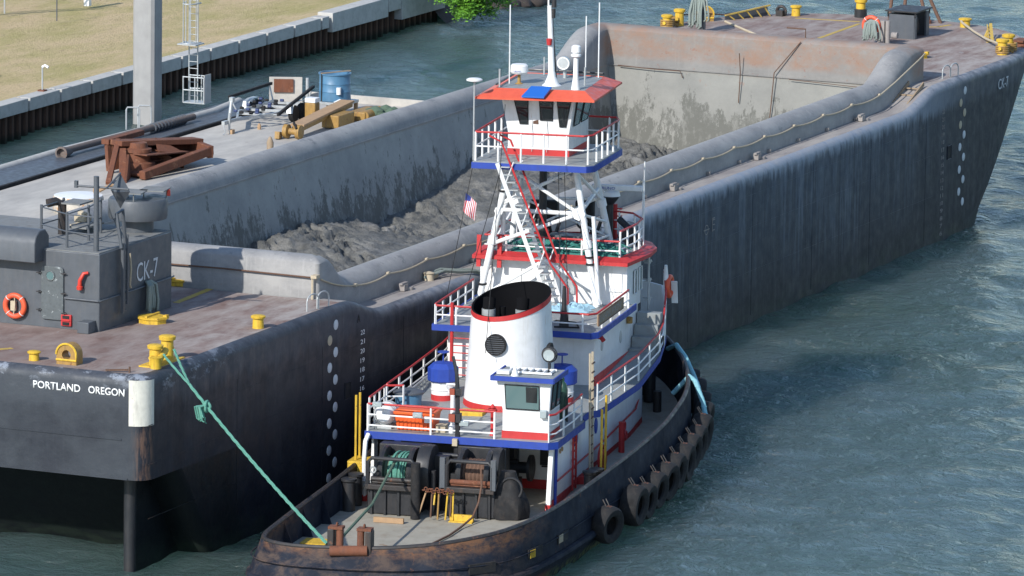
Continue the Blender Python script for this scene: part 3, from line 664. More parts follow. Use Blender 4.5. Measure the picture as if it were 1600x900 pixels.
def barge():
    r = empty('hopper_barge', (0, 0, 0), label='big dark steel hopper barge carrying grey mud, marked CK-7 and PORTLAND OREGON', cat='barge')
    rings = []
    for ins, rel in ((.32, 0), (.2, -.025), (.09, -.095), (.025, -.2), (0, -.34)):
        rings.append([(x, y, zd(x)+rel) for x, y in outline(6.2, ins)])
    for z in (5.0, 4.2, 3.06, 3.045, 2.2, 1.2, .4, -.8): rings.append([(x, y, z) for x, y in outline(z)])
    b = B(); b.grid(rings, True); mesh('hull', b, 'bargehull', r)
    top = outline(6.2, .32)
    b = B(); aft = [p for p in top if p[0] <= -1.0]; k = len([p for p in top[:30] if p[0] <= -1.0])
    a1 = top[:k]; a2 = [p for p in top[len(top)-k:]]
    b.face([(x, y, ZE) for x, y in a1+a2]); mesh('aft_deck', b, 'deck', r, False); b = B(); fw = [p for p in top if p[0] >= 53.9]; b.face([(x, y, ZE) for x, y in fw]); mesh('fore_deck', b, 'deck', r, False)
    xs = sorted({round(p[0], 3) for p in top[6:62] if -1.0 <= p[0] <= 54.01})
    xs = [x for x in xs if x >= a1[-1][0]]
    b = B()
    for ya, yb in ((.32, 2.2), (WB-2.2, WB-.32)): b.grid([[(x, ya, zd(x)+.001), (x, yb, zd(x)+.001)] for x in xs])
    mesh('side_deck', b, 'sidedeck', r)
    # hopper coaming swept round the opening
    def loop(d):
        X0, X1, Y0, Y1 = -.85+d, 55.0-d, 1.15+d, WB-1.15-d; RC = {math.pi: max(.04, .14-d*.5), 1.5*math.pi: max(.12, .45-d*.6), 0: max(.12, .45-d*.6), .5*math.pi: max(.04, .14-d*.5)}
        pts = []
        for sx, sy, a0 in ((1, 1, math.pi), (0, 1, 1.5*math.pi), (0, 0, 0), (1, 0, .5*math.pi)):
            rc = RC[a0]; cx = X0+rc if sx else X1-rc; cy = Y0+rc if sy else Y1-rc
            for i in range(7): a = a0+math.pi/2*i/6; pts.append((cx+rc*math.cos(a), cy+rc*math.sin(a)))
            if a0 == math.pi: pts += [(lerp(X0+rc, X1-RC[0], j/140), Y0) for j in range(1, 140)]
            if a0 == 0: pts += [(lerp(X1-rc, X0+RC[math.pi], j/140), Y1) for j in range(1, 140)]
        return pts
    def zt(x): return 6.63+.96*(1-sm(-.35, 1.75, x))+.98*sm(49.9, 53.0, x)
    prof = [(0, 'd', -.1), (0, 't', -.52), (.05, 't', -.36), (.16, 't', -.18), (.34, 't', -.05), (.55, 't', 0), (.78, 't', -.05), (.96, 't', -.2), (1.05, 't', -.42), (1.08, 'a', 5.95)]
    rings = []
    for d, kd, v in prof:
        rings.append([(x, y, (zd(x)+v) if kd == 'd' else (zt(x)+v*(1-.6*sm(1.2, -.2, x)-.55*sm(52.2, 53.6, x)) if kd == 't' else v)) for x, y in loop(d)])
    b = B(); b.grid(rings, True); mesh('coaming', b, 'coaming', r)
    b = B(); X0, X1, Y0, Y1 = .22, 53.92, 2.2, WB-2.2; Y0 = 2.23; Y1 = WB-2.23
    SL = .2
    def cor(z): k = (6.0-z)*SL; return X0+.02, X1+.02-k, Y0+k, Y1-k
    for key in (0, 1, 2, 3):
        rows = []
        for z in (6.02, 5, 4, 3, 2, 1, 0):
            a0, a1, c0, c1 = cor(z); P, Q = (((a0, c1), (a1, c1)), ((a0, c0), (a1, c0)), ((a0, c0), (a0, c1)), ((a1, c0), (a1, c1)))[key]
            rows.append([(lerp(P[0], Q[0], i/40), lerp(P[1], Q[1], i/40), z) for i in range(41)])
        b.grid(rows)
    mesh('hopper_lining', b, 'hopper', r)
    b = B(); b.box((X1-.02, WB/2, 6.02), (.05, Y1-Y0, .05)); b.box((24, Y1-.01, 6.02), (55, .04, .05)); mesh('weld_seam', b, 'coaming', r)
    b = B(); b.tube([(53.6, 8.6, 6.9), (53.75, 8.6, 6.1), (53.62, 8.6, 4.9)], .02, 6); mesh('rubbing_rod', b, 'wire', r)
    b = B(); b.tube([(54.4, 6.1, 7.55), (54.4, 6.1, 7.95), (54.4, 6.9, 7.95)], .03, 6); b.tube([(53.9, 6.1, 7.5), (53.75, 7.15, 6.2), (53.5, 7.2, 4.4), (53.05, 7.2, 1.8)], .022, 6); mesh('chain_pipe', b, 'wire', r)
    b = B(); b.tube([(53.75, 13.9, 6.03), (53.75, 12.4, 5.98), (53.75, 11.2, 5.98), (53.8, 11.1, 5.7)], .018, 6); b.tube([(53.75, 6.5, 5.98), (53.75, 2.6, 5.85)], .015, 6); mesh('hanging_wire', b, 'wire', r)
    # bow under side and skeg post
    b = B(); b.cyl((-14.05, 1.1, -1), (-14.05, 1.1, 3.2), .19); mesh('spud_post', b, 'black', r)
    for z in (1.9, 3.55, 4.75): b = B(); b.box((19, -.002, z), (68, .012, .022)); mesh('strake_seam', b, 'bargehull', r)
    for k in range(11): b = B(); b.box((-9+6.1*k, -.002, 2.7), (.022, .012, 4.9)); mesh('butt_seam', b, 'bargehull', r)
    # white corner plate
    o1 = outline(6, -.012); c = [p for p in o1[:7]]
    c = [p for p in c[:6]]; c = [(-15.212, .56)]+c[:6]
    b = B(); b.grid([[(x, y, 4.72) for x, y in c], [(x, y, 6.12) for x, y in c]]); mesh('corner_plate', b, 'cream', r)
    b = B(); b.prism([(-13.9, 1.02), (-6, 1.02), (-6, 1.18), (-13.9, 1.18)], -1, 3.0); mesh('skeg', b, 'bargehull', r)
    b = B(); b.box((-15.21, 8.4, 4.28), (.03, 15.2, .035)); b.box((-15.21, 8.4, 3.09), (.04, 15.6, .06)); mesh('transom_seam', b, 'bargehull', r)
    text('PORTLAND', 'lettering', 'lettering', r, (-15.214, 3.79, 5.6), (0, -1, 0), (0, 0, 1), .235, 1.60, off=.016)
    text('OREGON', 'lettering', 'lettering', r, (-15.214, 1.92, 5.6), (0, -1, 0), (0, 0, 1), .235, 1.22, off=.016)
    text('CK-7', 'lettering', 'fadedletter', r, (60.2, -.03, 5.20), (1, .02, 0), (0, 0, 1), .42, 1.25)
    for k in range(22, 15, -1):
        z = (k-5.16)*.3048; text(str(k), 'draft_mark', 'lettering', r, (-.1, -.008, z-.07), (1, 0, 0), (0, 0, 1), .15, .30)
    for k in range(22, 5, -1):
        z = (k-5.16)*.3048; text(str(k), 'draft_mark', 'sidedeck', r, (53.75, -.008, z-.07), (1, 0, 0), (0, 0, 1), .16, .30)
    # hull step recesses
    for (xa, xb, zs, rusty) in ((-1.95, -2.38, (5.7, 5.26, 4.82, 4.38, 3.93, 3.48, 3.04, 2.58, 2.15, 1.7, 1.25, .8), (1,)), (56.35, 55.9, (5.68, 5.24, 4.79, 4.35, 3.9, 3.46, 3.0, 2.55, 2.1, 1.66, 1.2), (1, 2, 3))):
        for i, z in enumerate(zs):
            b = B(); x = xa if i % 2 == 0 else xb
            b.lathe((x, 0, z), [(0, -.012), (.15, -.014), (.165, -.006), (.165, .0)], 18, axis='Y'); mesh('step_disc', b, 'paleline' if i in rusty else 'fadedletter', r)
    for x, z in ((-1.04, 3.42), (54.65, 3.42)):
        b = B(); b.box((x, -.004, z), (.42, .02, .52)); mesh('side_port', b, M['rubber'], r, bevel=.04)  # solid dark box standing in for the shaded recess
        b = B(); b.tube([(x-.22, -.02, z-.27), (x+.22, -.02, z-.27), (x+.22, -.02, z+.27), (x-.22, -.02, z+.27)], .012, 5, close=True); mesh('port_frame', b, 'bargehull', r)
    text('A', 'load_line_mark', 'rubber', r, (-.36, -.008, 5.5), (1, 0, 0), (0, 0, 1), .26, .2)
    # load line mark amidships
    b = B(); b.torus((29.2, -.01, 4.1), .17, .018, 'Y', 20, 6, .4); b.box((29.2, -.012, 4.1), (.55, .012, .035)); b.box((29.75, -.012, 4.2), (.035, .012, .5))
    for z in (4.0, 4.2, 4.38, 4.44): b.box((29.86, -.012, z), (.22, .012, .03))
    mesh('load_line_mark', b, 'sidedeck', r)
    # yellow lines on the decks
    zz = ZE+.005
    b = B(); b.beam((-3.6, 4.85, zz), (-.2, 5.05, zz), .22, .006); b.beam((-3.6, 4.85, zz), (-1.4, 7.4, zz), .0, .006); mesh('yellow_line', b, 'yellow_line', r)
    b = B(); b.beam((-13.9, 6.5, zz), (-12.9, 5.75, zz), .2, .006); mesh('yellow_line', b, 'yellow_line', r)
    for p, q in (((68.9, 12.2), (69.2, 9.4)), ((62.3, 9.05), (68.6, 9.2)), ((69.0, 6.5), (69.4, 5.9)), ((69.35, 5.95), (70.2, 5.7))):
        b = B(); b.beam((*p, zz), (*q, zz), .18, .006); mesh('yellow_line', b, 'yellow_line', r)
    # bollards, hatches, fairleads
    def bollard(x, y, s=1., h=.55, base=True, horn=False, name='bollard', z=ZE):
        b = B(); b.lathe((x, y, z), [(.19*s, 0), (.18*s, h*.82), (.24*s, h*.86), (.25*s, h), (.20*s, h+.03), (0, h+.04)], 20)
        if horn: b.cyl((x-.32, y, z+h*.45), (x+.32, y, z+h*.45), .07)
        return mesh(name, b, 'yellow', r)
    bollard(-13.35, .62, 1, .62, horn=True); bollard(-12.3, .75, 1.05, .72, horn=True)
    b = B(); b.box((-12.8, .68, ZE+.02), (1.9, .6, .04)); b.cyl((-13.7, .35, ZE+.2), (-12.9, .5, ZE+.42), .1); b.lathe((-13.75, .4, ZE), [(.17, 0), (.17, .3), (.19, .34), (0, .36)], 14); mesh('bollard_base', b, 'yellow', r)
    bollard(-6.3, .62, .95, .38); bollard(-14.3, 4.25, .85, .26)
    bollard(62.85, .78, 1.1, .62, horn=True); bollard(64.05, .95, 1.1, .66, horn=True); bollard(69.9, 4.95, 1.15, .35)
    bollard(63.3, 15.75, 1, .55, horn=True); bollard(64.3, 15.6, 1, .68, horn=True); bollard(69.6, 12.45, 1.0, .42); bollard(70.6, 9.9, 1.1, .75)
    b = B(); b.lathe((70.6, 9.9, ZE), [(.27, 0), (.27, .35), (.2, .36)], 18); mesh('bollard_sleeve', b, 'black', r)
    for x, y in ((-7.0, 3.95), (-.55, 6.3), (60.3, 3.55)):
        h = empty('deck_hatch', (x, y, ZE)); h.parent = r
        b = B((x, y, ZE)); b.lathe((x, y, ZE), [(.42, 0), (.42, .12), (.46, .14), (.46, .2), (.38, .22), (0, .22)], 8, 1., 1.1); mesh('lid', b, 'yellow', h, False)
        b = B((x, y, ZE)); b.box((x, y, ZE+.24), (.9, .08, .06)); b.box((x+.1, y-.42, ZE+.2), (.18, .12, .12)); mesh('dog_bar', b, 'yellow', h)
    def fairlead(x, y, rz):
        c = Vector((x, y, ZE)); b = B(); pts_o = []; pts_i = []
        for i in range(24):
            a = 2*math.pi*i/24; pts_i.append((.15*math.cos(a), .30+.15*math.sin(a)))
            a2 = a; X = .34*math.cos(a2); Z = .30+.34*math.sin(a2)
            if Z < .30: X = .34*(1 if math.cos(a2) > 0 else -1) if abs(math.cos(a2)) > .5 else X*1.3; X = max(-.34, min(.34, X)); Z = max(0, .30+.6*math.sin(a2))
            pts_o.append((X, Z))
        def P(p, t): return c+Vector((t*math.cos(rz)-p[0]*math.sin(rz), t*math.sin(rz)+p[0]*math.cos(rz), p[1]))
        b.grid([[P(p, -.14) for p in pts_i], [P(p, -.14) for p in pts_o], [P(p, .28) for p in pts_o], [P(p, .28) for p in pts_i]], True, True)
        mesh('fairlead', b, 'machine', r)
        b = B(); b.tube([P(p, -.15) for p in pts_o if p[1] > .02], .035, 6); mesh('fairlead_rim', b, 'yellow', r)
    fairlead(-14.35, 3.05, 0); fairlead(66.2, 15.2, .5)
    b = B(); b.beam((-14.9, 1.5, ZE+.05), (-14.7, .85, ZE+.08), .06, .05); b.cyl((-14.7, .8, ZE), (-14.7, .8, ZE+.18), .03); mesh('deck_bar', b, 'wire', r)
    # hoop hand rails
    for (x, y, dx) in ((-2.7, .42, 0), (-2.1, .35, 0), (55.4, .42, 0), (56.1, .35, 0)):
        b = B(); pts = [(x-.3, y+.1, ZE-.05)]+[(x-.3+.6*(1-math.cos(math.pi*i/8))/2, y+.1-.12*(1-math.cos(math.pi*i/8))/2, ZE+.3+.22*math.sin(math.pi*i/8)) for i in range(9)]+[(x+.3, y-.02, ZE-.05)]
        b.tube(pts, .025, 6); mesh('hoop_rail', b, 'galv', r)
    # ladder from the side deck up to the bow deck
    l = empty('step_ladder', (51.9, .8, ZS)); l.parent = r
    for y in (.5, 1.12):
        b = B((51.9, .8, ZS)); b.beam((50.9, y, ZS+.02), (52.9, y, ZE+.10), .06, .16); mesh('stile', b, 'wood', l)
    for i in range(3):
        b = B((51.9, .8, ZS)); b.box((51.35+i*.55, .81, ZS+.2+i*.19), (.1, .6, .05)); mesh('tread', b, 'wood', l)
    # rope rail along the coaming
    for (y, sgn) in ((1.10, -1),):
        xs2 = [-.75, 1.9]+[4.4+3.02*i for i in range(16)]
        pts = []
        for i in range(len(xs2)-1):
            za = 6.28 if i > 0 else 6.88
            zb = 6.28
            pts += catenary((xs2[i], y, za), (xs2[i+1], y, zb), .09, 7)[:-1]
        pts.append((xs2[-1], y, 6.28)); pts += [(51.0, 1.0, 6.6), (53.6, .95, 7.2), (54.6, 1.1, 7.3)]
        b = B(); b.tube(pts, .028, 6); mesh('rope_rail', b, 'paleline', r)
        for x in xs2[1:]:
            b = B(); b.box((x, 1.13, 6.28), (.14, .08, .09)); mesh('rope_knot', b, 'paleline', r)
    b = B(); b.tube([(-.95, 1.4, 6.95), (-.93, 4.5, 6.98), (-.93, 8, 6.95), (-.93, 14, 7.0)], .028, 6); mesh('rope_rail', b, 'wire', r)
    b = B(); b.cyl((-.98, 1.3, 6.25), (-.98, 1.3, 7.0), .035); b.box((-.98, 1.2, 7.0), (.28, .2, .1)); mesh('cleat_post', b, 'paleline', r)
    for x in (28.1, 36.2, 47.0, 5.0):
        b = B(); b.box((x, .85, ZS+.12), (.30, .2, .2)); b.box((x, .85, ZS+.25), (.45, .12, .06)); b.lathe((x+.3, .8, ZS), [(.16, 0), (.16, .1), (0, .12)], 10); mesh('deck_cleat', b, 'sidedeck', r)
    for i in range(14):
        b = B(); x = 8+i*3.0; b.box((x, 1.08, ZS+.07), (.12, .12, .12)); mesh('pad_eye', b, 'sidedeck', r)
    # bow furniture
    b = B(); b.box((62.9, 14.0, ZE+.55), (.22, .22, 1.4)); b.box((62.9, 14.15, ZE+1.35), (.5, .5, .5)); mesh('signal_post', b, 'housegrey', r)
    b = B(); b.box((63.2, 6.15, ZE+.5), (.3, .3, 1.0)); b.cyl((63.2, 5.9, ZE), (63.2, 5.9, ZE+1.0), .1); b.cyl((63.3, 5.75, ZE+.4), (63.3, 5.5, ZE+.4), .13); mesh('samson_post', b, 'sidedeck', r)
    c = empty('winch_shelter', (65.9, 6.0, ZE)); c.parent = r; o = (65.9, 6.0, ZE)
    b = B(o); b.box((65.25, 6.05, ZE+.5), (.08, 1.1, 1.0)); b.box((66.1, 6.62, ZE+.5), (1.6, .08, 1.0)); b.box((66.9, 6.05, ZE+.5), (.08, 1.1, 1.0)); b.box((66.75, 5.5, ZE+.5), (.35, .08, 1.0)); b.box((65.35, 5.5, ZE+.5), (.2, .08, 1.0)); mesh('panel', b, 'housegrey', c)
    b = B(o); b.box((66.05, 6.05, ZE+1.14), (1.9, 1.4, .06)); 
    for x in (65.2, 66.9):
        for y in (5.45, 6.65): b.cyl((x, y, ZE+.9), (x, y, ZE+1.12), .03, n=6)
    mesh('shelter_roof', b, 'black', c)
    b = B(o); b.lathe((66.1, 6.0, ZE+.45), [(.3, -.3), (.36, -.28), (.36, -.2), (.2, -.18), (.2, .18), (.36, .2), (.36, .28), (.3, .3)], 16, axis='Y'); mesh('winch_drum', b, 'black_rust', c)
    for p, q in (((70.2, 6.75, ZE), (72.2, 8.5, 9.5)), ((70.5, 6.25, ZE), (70.6, 8.0, 9.6)), ((69.5, 8.2, ZE), (71.0, 8.4, 10)), ((69.6, 7.6, ZE), (71.4, 8.0, 10))):
        b = B(); b.cyl(p, q, .075); mesh('mast_leg', b, 'wire', r)
    b = B(); b.lathe((70.2, 6.7, ZE), [(.14, 0), (.14, .12), (.08, .15), (.08, .3)], 12); mesh('mast_foot', b, 'rust', r)
    # fabricated ramp near the port bow, rack at the starboard bow
    rp = empty('stop_rack', (68, 14, ZE)); rp.parent = r; o = (68, 14, ZE)
    b = B(o); b.beam((66.7, 14.5, ZE+.22), (69.0, 13.4, ZE+.46), .1, .05); mesh('top_bar', b, 'yellow_line', rp)
    for i in range(5):
        t = .08+i*.2; x = lerp(66.7, 69, t); y = lerp(14.5, 13.4, t); z = lerp(.18, .42, t); b = B(o); b.beam((x, y, ZE+z), (x+.22, y-.18, ZE), .05, .05); mesh('strut', b, 'yellow_line', rp)
    b = B(o); b.beam((66.9, 14.6, ZE+.1), (69.1, 13.55, ZE+.2), .04, .35); mesh('backing_plate', b, 'housegrey', rp)
    rp = empty('starboard_rack', (66.7, 2.7, ZE)); rp.parent = r; o = (66.7, 2.7, ZE)
    b = B(o); b.beam((65.9, 2.3, ZE+.1), (67.6, 3.0, ZE+.55), .12, .05); b.beam((65.9, 2.45, ZE+.08), (67.6, 3.15, ZE+.5), .04, .05); mesh('top_bar', b, 'yellow_line', rp)
    for i in range(5): b = B(o); t = i/4; b.beam((lerp(65.9, 67.6, t), lerp(2.3, 3.0, t), ZE+lerp(.1, .55, t)), (lerp(65.9, 67.6, t), lerp(2.55, 3.25, t), ZE), .05, .05); mesh('strut', b, 'yellow_line', rp)
    b = B(); b.box((65.6, .95, ZE+.25), (.9, .5, .08)); b.box((65.3, .95, ZE+.12), (.1, .5, .25)); b.box((65.9, .95, ZE+.12), (.1, .5, .25)); mesh('fairlead_frame', b, 'rust', r)
    b = B(); b.box((69.3, 13.0, ZE+.12), (.5, .3, .25)); b.torus((69.3, 13.0, ZE+.2), .2, .07, 'X', 14, 8); mesh('chain_stopper', b, 'black_rust', r)
    deckhouse(r)
    return r
def deckhouse(r):
    h = empty('deckhouse', (-6.8, 8.3, ZE)); h.parent = r; o = (-6.8, 8.3, ZE); Y0, Y1, X0, X1, ZT = 4.65, 12.0, -9.25, -4.3, 8.72
    b = B(o); b.prism([(X0, Y0), (X1, Y0), (X1, Y1), (X0, Y1)], ZE-.02, ZT-.03); mesh('walls', b, 'housegrey', h, bevel=.03)
    b = B(o); b.prism([(X0+.04, Y0+.04), (X1-.04, Y0+.04), (X1-.04, Y1), (X0+.04, Y1)], ZT-.03, ZT); mesh('roof', b, 'roofgrey', h, False)
    b = B(o); b.box((X0-.25, Y0+.32, ZE+.18), (.5, .4, .36)); mesh('step_box', b, 'housegrey', h, bevel=.02)
    # door
    b = B(o); c = (X0-.03, 6.27, ZE+1.1)
    pts = []
    for sx, sz, a0 in ((1, 1, 0), (-1, 1, math.pi/2), (-1, -1, math.pi), (1, -1, 1.5*math.pi)):
        for i in range(5): a = a0+math.pi/2*i/4; pts.append((X0, 6.27+sx*.27+.12*math.cos(a), ZE+1.1+sz*.72+.12*math.sin(a)))
    b.extrude(pts, (-.07, 0, 0)); mesh('door', b, 'doorgrey', h, bevel=.015)
    b = B(o); b.lathe((X0-.085, 6.33, ZE+1.65), [(0, -.01), (.13, -.01), (.13, .02), (0, .02)], 20, axis='X'); mesh('door_porthole', b, 'tealglass', h)
    b = B(o); b.torus((X0-.085, 6.33, ZE+1.65), .145, .025, 'X'); mesh('porthole_ring', b, 'doorgrey', h)
    b = B(o)
    for y, z in ((6.72, 1.72), (6.72, .55), (5.86, 1.75), (5.86, 1.12), (5.84, .5), (6.72, 1.12)): b.cyl((X0-.09, y-.09, ZE+z), (X0-.09, y+.09, ZE+z), .02, n=6); b.box((X0-.07, y, ZE+z), (.08, .05, .06))
    mesh('door_dog', b, 'black', h)
    b = B(o); b.tube([(X0-.05, 5.85, ZE+.98), (X0-.07, 4.66, ZE+.98), (X0-.02, Y0-.05, ZE+.98), (-7, Y0-.06, ZE+.98), (X1-.02, Y0-.06, ZE+.98), (X1+.1, Y0-.02, ZE+.98)], .03, 8); mesh('grab_rail', b, 'housegrey', h)
    b = B(o); b.box((X0-.03, 5.78, ZE+.28), (.1, .36, .36)); b.box((X0-.09, 5.78, ZE+.28), (.05, .30, .04)); mesh('vent_box', b, M['redp'], h, bevel=.02)
    b = B(o); b.box((X0-.075, 5.78, ZE+.38), (.03, .24, .1)); b.box((X0-.075, 5.78, ZE+.18), (.03, .24, .1)); mesh('vent_opening', b, 'rubber', h)
    b = B(o); b.tube([(X0-.12, 5.28, ZE+1.38), (X0-.16, 5.25, ZE+1.6), (X0-.12, 5.14, ZE+1.82), (X0-.05, 5.02, ZE+1.84)], .07, 10, .05); b.lathe((X0-.12, 5.28, ZE+1.3), [(.09, 0), (.1, .1), (.06, .14)], 12); mesh('horn', b, 'redplastic', h)
    # rounded hood on the port side of the front
    b = B(o); prof = [(X0+.4, 8.35), (X0-.55, 8.35), (X0-.55, 8.95), (X0-.45, 9.18), (X0-.2, 9.33), (X0+.15, 9.33), (X0+.4, 9.1)]
    b.extrude([(x, 6.62, z-.02) for x, z in prof], (0, 5, 0)); mesh('hood', b, 'housegrey', h, bevel=.03)
    b = B(o); b.box((X0-.03, 8.7, ZE+.95), (.06, .16, .35)); mesh('switch_box', b, 'black', h)
    text('CK-7', 'lettering', 'fadedletter', h, (-6.75+6.8, Y0-.01-8.3, 7.42-ZE), (1, 0, 0), (0, 0, 1), .60, 1.45)
    # mast with crossarm and day shape
    b = B(o); b.cyl((-8.9, 4.95, ZT), (-8.9, 4.95, ZT+2.35), .085); b.cyl((-8.9, 5.65, ZT+2.0), (-8.75, 3.9, ZT+2.0), .035); b.cyl((-8.9, 4.6, ZT+2.0), (-8.0, 4.58, ZT+2.35), .03); b.box((-8.9, 5.65, ZT+2.05), (.1, .1, .22)); mesh('mast', b, 'housegrey', h)
    b = B(o); b.lathe((-8.0, 4.58, ZT+1.80), [(.01, -.55), (.34, 0), (.01, .52)], 4); mesh('diamond_shape', b, 'housegrey', h, False)
    # rails
    b = B(o)
    for p in ((-8.75, 6.05), (-7.3, 6.05), (-5.9, 6.35), (-6.4, 7.4), (-7.9, 7.4)): b.cyl((*p, ZT), (*p, ZT+1.12), .045, n=8)
    for z in (.5, 1.05):
        b.cyl((-8.75, 6.05, ZT+z), (-8.9, 4.95, ZT+z), .022, n=6); b.cyl((-8.75, 6.05, ZT+z), (-7.9, 7.4, ZT+z), .022, n=6); b.cyl((-7.3, 6.05, ZT+z), (-8.75, 6.05, ZT+z), .022, n=6); b.cyl((-7.3, 6.05, ZT+z), (-5.9, 6.35, ZT+z), .022, n=6); b.cyl((-7.9, 7.4, ZT+z), (-6.4, 7.4, ZT+z), .022, n=6)
    mesh('roof_rail', b, 'housegrey', h)
    b = B(o); b.tube([(-6.6, 7.35, ZT), (-6.6, 7.35, ZT+.95), (-6.75, 7.5, ZT+1.05), (-6.95, 7.7, ZT+1.0)], .14, 12); mesh('exhaust_pipe', b, 'black_rust', h)
    b = B(o); b.lathe((-4.9, 5.55, ZT), [(.5, .0), (.5, .38), (.92, .42), (.94, .5), (.94, 1.0), (.9, 1.06), (0, 1.1)], 30); mesh('fan_housing', b, 'housegrey', h)
    b = B(o)
    for p in ((-5.4, 5.5), (-4.6, 5.1)): b.box((*p, ZT+1.32), (.9, .8, .035), rz=.2)
    for p in ((-5.7, 5.3), (-5.1, 5.8), (-4.4, 4.8), (-4.8, 5.4)): b.cyl((*p, ZT+1.05), (*p, ZT+1.3), .02, n=6)
    mesh('solar_panel', b, 'roofgrey', h)
    b = B(o); b.lathe((-4.35, 4.75, ZT+1.1), [(.06, 0), (.06, .1), (.05, .2), (0, .22)], 10); mesh('beacon', b, 'redplastic', h)
    b = B(o); b.box((-5.3, 7.3, ZT+.32), (.45, .42, .22)); b.cyl((-5.5, 7.1, ZT+.45), (-5.1, 7.5, ZT+.45), .1); b.box((-5.3, 7.3, ZT+.12), (.7, .6, .05)); mesh('generator', b, 'paleline', h, bevel=.04)
    b = B(o); b.box((-6.3, 7.0, ZT+1.0), (.9, .7, .05)); b.box((-5.8, 6.9, ZT+.2), (1.2, .6, .06)); mesh('shelf', b, 'roofgrey', h)
    for y in (Y0-.14, ):
        b = B(o); b.box((-7.95, y, ZE+1.5), (.09, .09, 2.2)); b.box((-7.7, y-.02, ZE+1.75), (.05, .07, 2.2)); b.cyl((-7.95, y+.3, ZT+.9), (-7.95, y, ZT+.3), .05)
        for i in range(7): b.box((-7.82, y, ZE+.45+i*.33), (.26, .03, .03))
        b.tube([(-8.05, y, ZT+.0), (-8.0, y+.2, ZT+1.05), (-7.4, y+.3, ZT+1.1), (-7.2, y+.3, ZT)], .06, 8); mesh('wall_ladder', b, 'housegrey', h)
    b = B(o); b.tube([(-7.35, Y0-.08, ZE+2.2), (-7.3, Y0-.1, ZE+1.7), (-7.38, Y0-.1, ZE+1.2), (-7.3, Y0-.09, ZE+1.1)], .03, 6); mesh('hanging_line', b, 'paleline', h)
barge()

